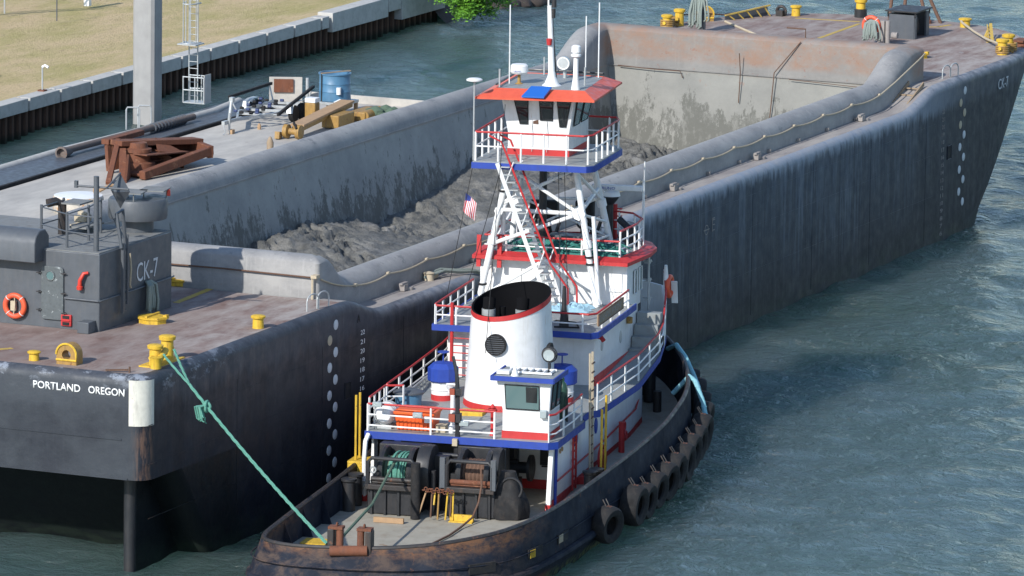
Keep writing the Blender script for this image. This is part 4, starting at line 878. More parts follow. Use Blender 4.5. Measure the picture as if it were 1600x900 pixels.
def barge_things():
    # life ring on the deckhouse, one on the bow post
    def ring(c, axis, label):
        b = B(c); r = empty('life_ring', c, label=label, cat='life ring', group='orange life rings on the hopper barge')
        b.torus(c, .33, .085, axis, 36, 12); mesh('ring', b, 'redplastic' if False else M['orange_ring'], r)
        for a in (0, 1.57, 3.14, 4.71):
            v = Vector((0, math.cos(a+.78), math.sin(a+.78))) if axis == 'X' else Vector((math.cos(a+.78), 0, math.sin(a+.78)))
            b = B(c); t = Vector((0, -v.z, v.y)) if axis == 'X' else Vector((-v.z, 0, v.x)); p = Vector(c)+v*.33
            b.torus(p, .088, .012, 'Z', 12, 5); o = mesh('band', b, 'white', r)
            o.data.transform(Matrix.Translation(p-Vector(c)) @ t.to_track_quat('Z', 'Y').to_matrix().to_4x4() @ Matrix.Translation(-(p-Vector(c))))
        return r
    n = N('orange_life_ring'); M['orange_ring'] = n.done(n.mix(n.ramp(n.noise(3, 4), .4, .7), (.72, .10, .035), (.60, .09, .05)), .5)
    r = ring((-9.37, 7.55, 6.85), 'X', 'orange life ring hung on the front of the grey deckhouse')
    b = B((-9.37, 7.55, 6.85)); b.box((-9.36, 7.6, 6.85), (.1, .17, .3)); b.tube([(-9.4, 7.55, 7.15), (-9.42, 7.52, 6.9), (-9.4, 7.6, 6.45)], .02, 5); mesh('lamp', b, 'paleline', r)
    ring((63.0, 6.55, 7.05), 'X', 'orange life ring hanging on the rope draped post at the bow')
    def coil(name, base, top, w, mat, label, seed):
        random.seed(seed); b = B(base)
        for i in range(20):
            t = random.uniform(-1, 1); y = w*t; L = random.uniform(.75, 1.0)
            zt, zb = top, lerp(top, base[2], L)
            dx = random.uniform(-.05, .10); off = random.uniform(-.08, .08)
            sp = Vector((base[0]-.02, base[1], 0)) 
            dirn = Vector((0, 1, 0)) if name == 'x' else Vector((1, 0, 0)); outn = Vector((-1, 0, 0)) if name == 'x' else Vector((0, -1, 0))
            pts = [sp+dirn*(y*.35)+Vector((0, 0, zt))+outn*.02, sp+dirn*(y*.8)+Vector((0, 0, zt-.12))+outn*(.14+dx), sp+dirn*(y+off)+Vector((0, 0, lerp(zt, zb, .6)))+outn*(.18+dx), sp+dirn*(y+off)+Vector((0, 0, zb+.1))+outn*(.16+dx), sp+dirn*(y+off+.08)+Vector((0, 0, zb+.03))+outn*(.1+dx)]
            b.tube(pts, .04, 6)
        solo('rope_coil', b, mat, label, 'rope')
    coil('y', (-6.0, 4.62, 6.28), 7.36, .42, 'greyrope', 'grey green rope hung in long loops on the deckhouse side over a yellow hatch', 1)
    coil('x', (62.75, 14.0, 6.4), 7.75, .42, 'greyrope', 'grey rope hung in long loops on the signal post at the far port bow', 2)
    coil('x', (63.0, 6.45, 6.4), 7.25, .40, 'greyrope', 'pale grey rope hung in loops on the post beside the black shelter', 3)
    def line(name, pts, r, mat, label, cat='rope'):
        b = B(pts[0]); b.tube(pts, r, 8); return solo(name, b, mat, label, cat)
    line('mooring_line', [(63.4, 1.1, 6.6), (65.5, 2.4, 6.45), (67.8, 3.8, 6.4), (69.4, 4.9, 6.5), (69.9, 5.15, 6.55)], .05, 'paleline', 'pale rope lying slack between two yellow bollards at the starboard bow')
    line('mooring_line', [(66.2, 14.3, 6.29), (62.9, 11.5, 6.29), (59.6, 8.6, 6.29)], .05, 'paleline', 'straight pale rope stretched across the red bow deck behind the coaming')
    line('mooring_line', [(64.3, 15.5, 6.7), (66.0, 15.0, 6.6), (67.0, 14.6, 6.45)], .03, 'wire', 'thin dark line from the port bollards to the fairlead')
    # rope turns on the bow bollards
    for (x, y, lab) in ((63.3, 15.75, 'yellow brown rope wrapped round the port bow bollards'), (62.9, .8, 'brown rope wrapped round the starboard bow bollards')):
        b = B((x, y, 6.4))
        for i in range(4): b.torus((x, y, 6.34+i*.08), .25, .04, 'Z', 16, 6); b.torus((x+1.0, y, 6.34+i*.08), .25, .04, 'Z', 16, 6)
        b.tube([(x+.3, y-.2, 6.6), (x+.6, y+.1, 6.5), (x+.5, y-.3, 6.3)], .05)
        solo('rope_turns', b, 'machine', lab, 'rope')
    # green rope on the side deck by the tug
    b = B((8.6, .9, 5.7)); random.seed(8)
    pts = [(7.0, 1.0, 5.75), (7.8, .8, 5.85), (8.4, .5, 5.75), (9.0, .2, 5.7), (9.6, -.05, 5.5), (10.2, -.12, 5.1), (10.6, -.2, 4.6)]
    b.tube(pts, .045); b.tube([(p[0]+.2, p[1]+.10, p[2]+.03) for p in pts], .045); b.tube([(p[0]+.1, p[1]-.10, p[2]+.02) for p in pts[:5]], .04)
    solo('rope_bundle', b, 'greyrope', 'green rope bundle trailing over the barge edge behind the tug', 'rope')
    b = B((7.2, .95, 5.65)); b.lathe((7.2, .95, 5.62), [(.18, 0), (.16, .2), (.2, .25), (.05, .3)], 12); b.box((7.5, .95, 5.7), (.5, .2, .12)); solo('yellow_bitt', b, 'paleline', 'small pale yellow bitt under the green rope on the side deck', 'bitt')
    # mud
    def H(x, y):
        t = sm(2.2, 14.4, y)
        h = lerp(1.7, 3.55, t**.9)-1.9*sm(14, 2, x)*(.4+.6*t)+.35*math.sin(x*.35)*(.5+.5*t)-.25*sm(47, 55, x)*t
        q = Vector((x*.13+.05*y, y*.20-x*.03, 7)); wob = .35*noise.noise(Vector((x*.5, y*.5, 2))); slide = max(sm(1.15, .75, math.hypot((x-36.5)/3.4, (y-9.6)/3.0)+wob), .9*sm(1.15, .7, math.hypot((x-26)/3.5, (y-10.0)/2.6)+wob), .7*sm(.62, .78, .5+.62*noise.noise(q)))
        big = noise.fractal(Vector((x*.34, y*.5, 1)), .85, 2.2, 6)
        rid = abs(noise.noise(Vector((x*1.7+big, y*1.9, 3))))
        v = noise.voronoi(Vector((x*1.6+.8*big, y*1.8+.5*big, 0)))[0]; cr = 1-min(1, (v[1]-v[0])*4.5)
        h += (1-.8*slide)*(.40*big-.34*cr*sm(-.2, .2, noise.noise(Vector((x*.4, y*.4, 9))))-.22*rid+.10*noise.noise(Vector((x*3.1, y*3.3, 4)))+.06*noise.noise(Vector((x*7, y*7, 0))))
        h += slide*.05*noise.noise(Vector(((x+y*.8)*3.5, (x-y)*.25, 5)))
        return h
    b = B((27, 8.3, 2)); rows = []
    nx, ny = 460, 110
    for i in range(nx):
        x = lerp(.25, 53.6, i/(nx-1)); rows.append([(x, lerp(2.2, 14.46, j/(ny-1)), H(x, lerp(2.2, 14.46, j/(ny-1)))) for j in range(ny)])
    b.grid(rows); o = solo('dredged_mud', b, 'mud', 'cracked grey dredged mud heaped in the open hopper', 'mud', kind='stuff')
    if 'sharp_edge' in o.data.attributes: o.data.attributes.remove(o.data.attributes['sharp_edge'])
barge_things()

# ------------------------------------------------------------------ tug boat (u forward, v to port, z up in its own frame)
SB = [(-1.55, -.75, 1.79), (-1.15, -1.7, 1.84), (-.6, -2.6, 1.92), (.5, -3.5, 2.0), (2.0, -4.0, 2.03), (3.82, -4.31, 2.05), (5.7, -4.47, 2.07), (7.6, -4.58, 2.1), (10.2, -4.78, 2.2), (12.9, -4.94, 2.3), (15.9, -5.04, 2.45), (17.9, -5.0, 2.6), (19.5, -4.9, 2.72), (21, -4.68, 2.85), (22.5, -4.3, 2.97), (24, -3.8, 3.1), (25.5, -3.15, 3.23), (26.8, -2.45, 3.35), (28.1, -1.6, 3.45), (28.9, -.9, 3.5)]
PB = [(-1.78, 1.4, 1.72), (-1.7, 2.3, 1.70), (-1.3, 3.1, 1.7), (-.5, 3.48, 1.7), (1, 3.5, 1.75), (2.5, 3.47, 1.8), (4.5, 3.42, 1.85), (7, 3.38, 1.9), (10, 3.36, 2.0), (13, 3.34, 2.15), (16, 3.3, 2.35), (18.5, 3.2, 2.55), (21, 2.95, 2.8), (23, 2.55, 3.0), (25, 1.95, 3.2), (26.8, 1.25, 3.35), (28.1, .5, 3.45)]
def resample(pts, n):
    P = [Vector(p) for p in pts]; 
    L = [0]
    for i in range(1, len(P)): L.append(L[-1]+(P[i]-P[i-1]).length)
    out = []
    for k in range(n):
        t = L[-1]*k/(n-1); i = max(j for j in range(len(L)) if L[j] <= t+1e-9); i = min(i, len(P)-2)
        a = (t-L[i])/(L[i+1]-L[i]); p0 = P[max(i-1, 0)]; p1 = P[i]; p2 = P[i+1]; p3 = P[min(i+2, len(P)-1)]
        out.append(.5*((2*p1)+(p2-p0)*a+(2*p0-5*p1+4*p2-p3)*a*a+(3*p1-p0-3*p2+p3)*a**3))
    return out
LOOP = resample([(-1.75, .3, 1.75)]+SB+[(29.3, -.2, 3.52)]+PB[::-1]+[(-1.75, .3, 1.75)], 181)[:-1]
NRM = []
for i in range(len(LOOP)):
    t = LOOP[(i+1) % 180]-LOOP[i-1]; NRM.append(Vector((t.y, -t.x, 0)).normalized())
def zdk(u): return .88+.25*sm(8, 22, u)+.75*sm(20, 28, u)
def hullring(off, z):
    return [Vector((p.x+n.x*(off(p) if callable(off) else off), p.y+n.y*(off(p) if callable(off) else off), z(p) if callable(z) else z)) for p, n in zip(LOOP, NRM)]
def z1(u): return 3.1+.05*sm(9, 16, u)+.8*sm(18, 26, u)
M['soot'] = N('soot_black').done((.006, .006, .007), .95, 0, .1)
def tugboat():
    r = empty('tug_boat', TO, TH, label='red, white and blue tug boat with tall lattice wheelhouse moored beside the barge', cat='tug boat')
    def m(name, b, mat, parent=None, **k): return mesh(name, b, mat, parent or r, **k)
    # hull
    st = lambda p: sm(4, -1, p.x); bw = lambda p: sm(20, 29, p.x)
    rings = [hullring(-.13, lambda p: zdk(p.x)-.05), hullring(-.13, lambda p: p.z-.02), hullring(-.10, lambda p: p.z), hullring(0, lambda p: p.z), hullring(.02, lambda p: p.z-.03),
             hullring(lambda p: .30*st(p)+.10*(1-st(p)), lambda p: lerp(.95, 1.5, bw(p))), hullring(lambda p: .42*st(p)+.12*(1-st(p)), .58), hullring(lambda p: .44*st(p)+.10*(1-st(p))-.1*bw(p), .40),
             hullring(lambda p: .36*st(p)-.05*(1-st(p))-.4*bw(p), .12), hullring(lambda p: .05*st(p)-.25*(1-st(p))-.8*bw(p), -.5)]
    b = B(); b.grid(rings, True); m('hull', b, 'tughull')
    b = B(); b.face(hullring(-.12, lambda p: zdk(p.x))); dk = m('main_deck', b, 'tug_deck', smooth=False)
    dk.data.update()
    b = B(); ring = hullring(lambda p: .36*st(p)+.16*(1-st(p)), .62)
    b.tube(ring, .13, 8, close=True); m('rubbing_strake', b, 'tughull')
    b = B(); b.tube(hullring(-.055, lambda p: p.z+.01), .075, 7, close=True); m('bulwark_cap', b, 'black_rust')
    b = B(); ring = hullring(lambda p: .12+.2*st(p), lambda p: lerp(1.2, 2.2, bw(p))); b.tube(ring, .025, 5, close=True); m('hull_seam', b, 'tughull')
    # bulwark stays inside
    for i in range(0, 180, 5):
        p, n = LOOP[i], NRM[i]
        if -1.4 < p.x < 20 and p.z > 0:
            b = B(); q = p-n*.13; b.extrude([(q.x, q.y, zdk(q.x)), (q.x-n.x*.32, q.y-n.y*.32, zdk(q.x)), (q.x, q.y, p.z-.05)], Vector((-n.y, n.x, 0))*.04); m('bulwark_stay', b, 'tughull')
    # freeing ports with yellow bars
    for (u, col) in ((2.2, 'yellow'), (4.6, 'paleline'), (-.2, None)):
        i = min(range(90), key=lambda k: abs(LOOP[k].x-u)+(5 if LOOP[k].y > -1 else 0)); p, n = LOOP[i], NRM[i]; ang = math.atan2(n.y, n.x); off = .30*st(p)+.10*(1-st(p))
        c = Vector((p.x+n.x*(off-.02), p.y+n.y*(off-.02), 1.12)); f = empty('freeing_port', c, ang); f.parent = r
        b = B(); b.box((0, 0, 0), (.09, .95, .30)); mesh('opening', b, 'rubber', f)  # dark panel in place of a hole, its colour gives the shade inside
        if col:
            b = B()
            for k in range(5): b.box((.05, -.08-.075*k, .0), (.03, .03, .24))
            mesh('grating', b, col, f)
    # stern roller fairlead
    f = empty('stern_fairlead', (-1.75, .45, 1.5)); f.parent = r; o = (-1.75, .45, 1.5)
    b = B(o); b.cyl((-1.88, .98, 1.68), (-1.70, -.12, 1.72), .16, n=16); mesh('roller', b, 'rust', f)
    for v, s in ((.98, 1), (-.10, -1)):
        b = B(o); b.box((-1.55, v+.04*s, 1.95), (.36, .2, .72)); mesh('cheek', b, 'black_rust', f, bevel=.03)
        b = B(o); b.cyl((-1.6, v-.22*s, 1.7), (-1.58, v-.22*s, 2.3), .11); b.box((-1.55, v-.1*s, 2.34), (.32, .44, .08)); mesh('guide_pin', b, 'rust', f)
        b = B(o); b.torus((-1.55, v-.12*s, 2.42), .06, .025, 'Y', 14, 6); mesh('lifting_eye', b, 'rust', f)
    # lower house
    house = [(12.0, -2.95), (19.5, -3.05), (21.6, -2.95), (22.6, -2.5), (23.2, -1.5), (23.3, 0), (23.0, 1.6), (22.0, 2.6), (12.0, 2.75)]
    b = B(); b.prism(house, lambda p: zdk(p[0]), lambda p: z1(p[0])-.12); m('lower_house', b, 'white', bevel=.02)
    b = B(); ex = [(p[0]+(.012 if p[0] > 21 else (-.012 if p[0] < 12.1 else 0)), p[1]+(.012 if p[1] > 0 else -.012)) for p in house]
    b.grid([[(p[0], p[1], zdk(p[0])) for p in ex], [(p[0], p[1], zdk(p[0])+.34) for p in ex]], True); m('red_band', b, 'redp')
    b = B(); b.extrude([(9.1, -2.98, .9), (12.0, -2.98, .9), (12.0, -2.98, 3.0), (9.35, -2.98, 3.0), (9.45, -2.98, 2.7)], (0, .1, 0)); m('wing_wall', b, 'white'); b = B(); b.extrude([(9.0, 2.82, .9), (12.0, 2.82, .9), (12.0, 2.82, 3.0), (9.3, 2.82, 3.0)], (0, -.1, 0)); m('wing_wall', b, 'white')
    b = B(); b.box((10.6, -2.992, 1.05), (2.85, .02, .3)); m('red_band', b, 'redp'); b = B(); b.box((10.6, 2.83, 1.05), (2.85, .02, .3)); m('red_band', b, 'redp')
    b = B(); b.cyl((9.55, -3.03, .9), (9.65, -3.03, 3.0), .05); b.cyl((22.35, -2.72, 1.2), (22.35, -2.72, 3.5), .06); m('blue_stanchion', b, 'blue')
    b = B(); b.beam((9.05, -2.94, .95), (9.42, -2.94, 3.0), .14, .16); m('post_starboard', b, 'white')
    b = B(); b.tube([(8.75, 2.9, .9), (8.55, 2.86, 2.3), (8.6, 2.84, 2.85), (8.85, 2.82, 3.02)], .075, 8); m('post_port', b, 'white')
    for c in ((9.05, -2.94), (8.75, 2.9)): b = B(); b.cyl((*c, .88), (*c, 1.12), .10); m('post_foot', b, 'redp')
    b = B()
    for k in range(7): b.beam((9.2+k*.42, 2.66, .95), (9.2+k*.42, 2.66, 2.95), .12, .09)
    m('ribbed_lining', b, 'housegrey')
    b = B(); b.box((11.96, .7, 1.95), (.06, 3.9, 2.1)); m('winch_bay_back', b, 'housegrey')
    b = B(); b.box((11.95, -2.25, 2.2), (.06, .62, .9)); b.box((11.9, -2.25, 1.85), (.04, .5, .05)); b.box((11.9, -2.25, 1.72), (.04, .5, .05)); m('bay_locker', b, 'black')
    # level 1 deck slab
    d1 = [(8.95, 2.95), (8.9, -2.95), (9.15, -3.18), (12.5, -3.22), (13.0, -2.98), (13.9, -2.98), (14.3, -3.25), (19, -3.45), (22, -3.42), (24, -3.15), (25.2, -2.7), (26, -1.8), (26.4, 0), (26, 1.6), (25, 2.6), (23, 3.1), (12, 3.15)]
    b = B(); b.prism(d1, lambda p: z1(p[0])-.11, lambda p: z1(p[0])); m('boat_deck', b, 'grey_deck')
    b = B(); e = [(p[0], p[1]) for p in d1]; c0 = Vector((16, 0))
    ex = []
    for i, p in enumerate(d1):
        a = Vector(d1[i-1]); q = Vector(d1[(i+1) % len(d1)]); t = (q-a).normalized(); ex.append((p[0]+t.y*.03, p[1]-t.x*.03))
    b.grid([[(p[0], p[1], z1(p[0])+.012) for p in ex], [(p[0], p[1], z1(p[0])-.22) for p in ex]], True); m('blue_fascia', b, 'blue')
    b = B(); b.grid([[(p[0], p[1], z1(p[0])-.12) for p in d1], [(p[0], p[1], z1(p[0])-.22) for p in d1]], True); m('deck_beam', b, 'blue')
    for (u, v) in ((9.0, 1.9), (9.0, -.75)): b = B(); b.box((u, v, 2.72), (.1, .2, .42)); m('blue_bracket', b, 'blue')
    # level 1 house
    h1 = [(17.0, -2.42), (23.0, -2.42), (24.6, -2.0), (25.4, -.9), (25.5, 0), (25.2, 1.2), (24.0, 2.3), (17.0, 2.45)]
    b = B(); b.prism(h1, lambda p: z1(p[0]), 5.1); m('middle_house', b, 'white', bevel=.02)
    b = B(); b.box((20.2, -2.44, 3.42), (6.4, .03, .5)); m('red_band', b, 'redp')
    # level 2 deck
    b = B(); d2 = [(16.3, 2.75), (16.35, 1.2), (17.0, 1.1), (17.0, -.85), (16.4, -.9), (16.35, -2.45), (16.6, -2.62), (21.95, -2.58), (21.95, 2.75)]
    b.prism(d2, 5.09, 5.2); m('upper_deck', b, 'grey_deck')
    b = B(); 
    for s in (((16.28, 2.78), (16.32, 1.15)), ((16.38, -.85), (16.32, -2.45)), ((16.32, -2.45), (16.6, -2.64)), ((16.6, -2.64), (22.0, -2.60)), ((16.28, 2.78), (21.9, 2.78))):
        b.beam((*s[0], 5.12), (*s[1], 5.12), .05, .2)
    m('blue_fascia', b, 'blue')
    # level 2 house and its red edged roof
    h2 = [(21.6, -2.38), (23.4, -2.42), (24.6, -2.1), (25.4, -1.0), (25.5, .4), (25.0, 1.8), (24.0, 2.5), (21.6, 2.6)]
    b = B(); b.prism(h2, 5.0, 6.6); m('upper_house', b, 'white', bevel=.02)
    rf = [(21.1, 2.75), (21.1, -2.5), (23.2, -2.78), (24.4, -2.72), (25.4, -2.3), (26.1, -1.4), (26.3, 0), (26.0, 1.5), (25.0, 2.6), (23.5, 2.9)]
    b = B(); b.grid([[(p[0], p[1], 6.58) for p in rf], [(p[0], p[1], 6.7) for p in rf], [(lerp(p[0], 23.3, .13), p[1]*.86, 6.83) for p in rf], [(lerp(p[0], 23.3, .14), p[1]*.85, 6.70) for p in rf]], True); m('red_roof_edge', b, 'redp')
    b = B(); b.prism([(lerp(p[0], 23.3, .1), p[1]*.9) for p in rf], 6.6, 6.72); m('roof_deck', b, 'grey_deck', smooth=False)
    for (u, w) in ((22.55, .34), (23.25, .34)):
        wd = empty('window', (u, -2.42, 5.85)); wd.parent = r
        b = B(); b.box((0, -.005, 0), (w, .04, .78)); mesh('pane', b, 'tealglass', wd, bevel=.02)
        b = B(); b.tube([(-w/2, -.03, -.39), (w/2, -.03, -.39), (w/2, -.03, .39), (-w/2, -.03, .39)], .025, 5, close=True); mesh('frame', b, 'white', wd)
    for v in (1.4, .3, -1.2, -2.0): b = B(); b.box((21.57, v, 5.95), (.03, .42, .6)); m('door_panel', b, 'white')
    b = B(); b.box((21.55, .55, 5.9), (.05, .3, .35)); b.box((21.55, -.5, 5.8), (.05, .25, .6)); m('wall_fitting', b, 'galv')
    b = B()
    for k in range(4): b.tube([(23.9, -2.42, 4.4+k*.62), (23.9, -2.62, 4.4+k*.62), (23.98, -2.62, 4.5+k*.62)], .025, 5); b.tube([(24.25, -2.3, 4.4+k*.62), (24.25, -2.6, 4.4+k*.62)], .025, 5)
    b.cyl((23.9, -2.58, 3.7), (23.9, -2.58, 6.55), .03); b.cyl((24.1, -2.52, 3.7), (24.1, -2.52, 6.55), .03); m('side_ladder', b, 'galv')
    # front bulwark and stairs
    b = B(); fr = [(22.9, -3.36), (24.2, -3.12), (25.3, -2.75), (26.0, -1.9)]
    b.grid([[(p[0], p[1], z1(p[0])-.05) for p in fr], [(p[0], p[1], z1(p[0])+lerp(.35, 1.35, min(1, i/1.5))) for i, p in enumerate(fr)], [(p[0]-.05, p[1]+.06, z1(p[0])+lerp(.35, 1.35, min(1, i/1.5))) for i, p in enumerate(fr)], [(p[0]-.05, p[1]+.06, z1(p[0])-.05) for p in fr]]); m('front_bulwark', b, 'white')
    for k in range(4):
        b = B(); b.box((21.9+k*.35, -2.85, 3.5+.22*k), (.36, .8, .5+.25*k)); m('stair_tread', b, 'grey_deck', bevel=.01)
    # round side lights, oval vents, fittings on the starboard wall
    for (u, z, rr) in ((12.3, 2.6, .17), (14.95, 2.5, .17), (15.9, 2.4, .12)):
        b = B(); b.lathe((u, -3.0, z), [(0, -.03), (.8*rr, -.035), (rr, -.02), (rr, .06)], 16, axis='Y'); o = m('side_scuttle', b, 'blue'); o.scale = (1, 1, 1.5); o.location = (0, 0, -.5*z)
    for (u, z) in ((18.0, 4.55), (20.6, 4.35)):
        b = B(); b.lathe((u, -2.42, z), [(0, -.03), (.1, -.035), (.13, -.02), (.13, .06)], 16, axis='Y'); o = m('side_scuttle', b, 'galv'); o.scale = (1, 1, 1.6); o.location = (0, 0, -.6*z)
    b = B(); b.tube([(17.15, -2.44, 4.98), (17.15, -2.6, 4.95), (17.1, -2.7, 4.85)], .08); m('side_lamp', b, 'redp')
    b = B(); b.lathe((21.5, -2.5, 4.75), [(.02, -.12), (.11, -.1), (.11, .1), (.02, .12)], 14); m('bulkhead_lamp', b, 'machine')
    b = B(); b.tube([(9.7, -3.06, 1.75), (12, -3.02, 1.75), (16, -3.06, 1.85), (20, -3.12, 2.1), (22.4, -2.75, 2.35)], .03, 6); m('grab_rail', b, 'redp')
    b = B(); b.torus((10.2, -3.02, 2.6), .06, .02, 'Y', 12, 5); b.torus((10.45, -3.02, 2.62), .06, .02, 'Y', 12, 5); m('fairlead_ring', b, 'tan')
    # red ladder and tall steel ladder
    ld = empty('red_ladder', (11.9, -3.05, 1)); ld.parent = r; o = (11.9, -3.05, 1)
    b = B(o)
    for s in (-.2, .2): b.beam((11.9+s, -3.06, 1.05), (11.9+s, -3.06, 3.0), .06, .05)
    mesh('stile', b, 'redp', ld)
    for k in range(7): b = B(o); b.box((11.9, -3.06, 1.2+k*.27), (.4, .04, .04)); mesh('rung', b, 'redp', ld)
    ld = empty('leaning_ladder', (12.9, -3.35, 1)); ld.parent = r; o = (12.9, -3.35, 1)
    b = B(o)
    for s in (-.17, .17): b.beam((12.85+s, -3.38, .95), (12.95+s, -3.3, 5.25), .05, .07)
    mesh('stile', b, 'paleline', ld)
    for k in range(14): b = B(o); b.box((12.86+k*.007, -3.37, 1.15+k*.29), (.34, .035, .035)); mesh('rung', b, 'wire', ld)
    # yellow boarding poles
    for (u, v, z0, z9) in ((12.2, -3.85, 1.3, 3.6), (12.75, -3.85, 1.3, 3.95)): b = B(); b.cyl((u, v, z0), (u+.02, v, z9), .04, n=8); m('yellow_pole', b, 'yellow')
    b = B(); b.box((12.6, -4.1, 1.28), (.9, .7, .08)); m('yellow_step', b, 'yellow', bevel=.01)
    for (u, v, z0, z9) in ((9.3, 3.35, 1.95, 4.15), (9.75, 3.35, 1.95, 4.15)): b = B(); b.cyl((u, v, z0), (u, v, z9), .04, n=8); m('yellow_pole', b, 'yellow')
    b = B(); b.box((9.5, 3.2, 2.05), (.9, .7, .08)); b.box((9.1, 3.2, 1.85), (.08, .7, .35)); m('yellow_step', b, 'yellow', bevel=.01)
    # railings
    def rail(name, path, h, mids, posts, top='redp', pc='white', pr=.035, z=None, close=False, step=1.35, flat=False):
        g = empty(name, (path[0][0], path[0][1], path[0][2])); g.parent = r; o = tuple(path[0])
        b = B(o); b.tube([(p[0], p[1], p[2]+h) for p in path], .035, 6); mesh('top_rail', b, top, g)
        for mm in mids: b = B(o); b.tube([(p[0], p[1], p[2]+mm) for p in path], .026, 6); mesh('mid_rail', b, pc, g)
        L = [0]; P = [Vector(p) for p in path]
        for i in range(1, len(P)): L.append(L[-1]+(P[i]-P[i-1]).length)
        n = max(1, round(L[-1]/step))
        for k in range(n+1):
            t = L[-1]*k/n; i = max(j for j in range(len(L)) if L[j] <= t+1e-6); i = min(i, len(P)-2); a = (t-L[i])/(L[i+1]-L[i]); p = P[i].lerp(P[i+1], a)
            b = B(o)
            if flat: b.box((p.x, p.y, p.z+h/2), (.15, .03, h))
            else: b.cyl(p, p+Vector((0, 0, h)), pr, n=7)
            mesh('post', b, pc, g)
        return g
    rail('aft_railing', [(9.05, 2.9, 3.1), (9.0, 1.3, 3.1), (8.98, -1.2, 3.1)], .86, (.18, .52), 1, step=2.0)
    rail('aft_railing', [(8.98, -2.95, 3.1), (9.2, -3.1, 3.1), (11.3, -3.15, 3.1), (12.6, -3.1, 3.1)], .86, (.25, .55), 1, step=1.15, flat=True)
    rail('side_railing', [(14.3, -3.2, 3.12), (19, -3.4, 3.2), (22, -3.38, 3.38), (23, -3.3, 3.55), (24.3, -3.08, 4.35), (25.0, -2.85, 5.0)], .88, (.26, .56), 1, step=1.55, flat=True)
    rail('side_railing', [(12.0, 3.1, 3.1), (15, 3.12, 3.12), (18.8, 3.1, 3.22), (21, 3.1, 3.4)], .92, (.3, .6), 1, step=1.5, flat=True)
    rail('side_railing', [(9.6, 3.0, 3.1), (10.6, 3.02, 3.1), (11.6, 3.05, 3.1), (11.8, 2.5, 3.1)], .95, (.3, .6), 1, step=.6, flat=True)
    rail('upper_railing', [(16.38, 2.7, 5.2), (16.4, 1.35, 5.2)], .62, (.32,), 1, step=.7)
    rail('upper_railing', [(16.4, 2.72, 5.2), (21.2, 2.72, 5.2)], .66, (.35,), 1, step=1.0, flat=True)
    rail('upper_railing', [(16.5, -.9, 5.2), (16.45, -2.35, 5.2), (16.7, -2.55, 5.2), (21.2, -2.53, 5.2)], .6, (.28,), 1, step=1.2)
    rail('roof_railing', [(25.6, -.5, 6.72), (25.2, -1.7, 6.72), (24.2, -2.25, 6.72), (23.0, -2.3, 6.72), (21.5, -2.15, 6.72)], .95, (.35, .65), 1, step=.7, flat=False)
    rail('roof_railing', [(21.45, -2.15, 6.72), (21.4, 2.4, 6.72), (24.5, 2.3, 6.72)], .62, (.3,), 1, step=1.3)
    b = B(); 
    for s in (1.95, 1.25): b.beam((21.2, s+.6, 6.3), (21.25, s+.6, 7.35), .14, .1)
    for (u, v) in ((16.35, 2.15), (16.38, 1.45)): b.cyl((u, v, 3.15), (u, v, 5.95), .06, n=8)
    for k in range(8): b.cyl((16.36, 2.15, 3.35+k*.24), (16.36, 1.45, 3.35+k*.24), .02, n=6)
    m('red_wall_ladder', b, 'redp')
    # funnel
    f = empty('funnel', (14.1, -.35, 3.1)); f.parent = r; o = (14.1, -.35, 3.1)
    rings = []; n = 40
    def fr_(t, top=None):
        a, bb = lerp(1.6, 1.45, t**.7), lerp(1.52, 1.24, t**.7); ring = []
        for k in range(n):
            th = 2*math.pi*k/n; c = math.cos(th); u = 14.1+a*c; v = -.38+.0*t+bb*math.sin(th); z = lerp(3.1, 6.28+.32*(c+1)-.17*math.sin(th), t); ring.append((u, v, z))
        return ring
    b = B(o); b.grid([fr_(t) for t in (.10, .3, .5, .7, .955)], True); mesh('casing', b, 'white', f)
    b = B(o); b.grid([fr_(t) for t in (0, .105)], True); mesh('red_base_band', b, 'redp', f)
    b = B(o); R1 = fr_(.95); R2 = fr_(1.0); R3 = [(lerp(p[0], 14.1, .04), lerp(p[1], -.38, .04), p[2]) for p in R2]; R4 = [(p[0], p[1], p[2]-.13) for p in R3]
    R1 = [(p[0]+(p[0]-14.1)*.012, p[1]+(p[1]+.38)*.012, p[2]) for p in R1]; R2 = [(p[0]+(p[0]-14.1)*.012, p[1]+(p[1]+.38)*.012, p[2]) for p in R2]
    b.grid([R1, R2], True); mesh('red_rim', b, 'redp', f)
    b = B(o); b.grid([R2, R3, R4], True); mesh('black_lip', b, 'soot', f); b = B(o); b.grid([R4, [(lerp(p[0], 14.1, .10), lerp(p[1], -.38, .10), 5.3) for p in R3]], True); b.face([(lerp(p[0], 14.1, .09), lerp(p[1], -.38, .09), 5.72) for p in R3]); mesh('black_inside', b, 'soot', f)
    for (u, v) in ((13.9, .3), (14.1, -.75)):
        b = B(o); b.cyl((u, v, 5.4), (u-.02, v, 6.28), .22); mesh('exhaust_pipe', b, 'galv', f)
        b = B(o); b.cyl((u, v, 6.27), (u+.1, v, 6.62), .2); b.cyl((u+.4, v-.35, 5.4), (u+.4, v-.35, 6.3), .1); mesh('sooty_tip', b, 'soot', f)
    b = B(o); b.lathe((12.62, -.28, 5.38), [(0, -.10), (.30, -.10), (.34, -.12), (.35, .10)], 28, axis='X'); mesh('round_vent', b, 'rubber', f)
    for k in range(9): b = B(o); b.box((12.505, -.28, 5.11+k*.067), (.03, 2*math.sqrt(max(.01, .3**2-(k*.067-.27)**2)), .018)); mesh('vent_louvre', b, 'housegrey', f)
    b = B(o); b.lathe((13.9, -1.72, 5.0), [(0, -.06), (.26, -.06), (.30, -.05), (.3, .2)], 24, axis='Y'); mesh('round_vent', b, 'rubber', f)
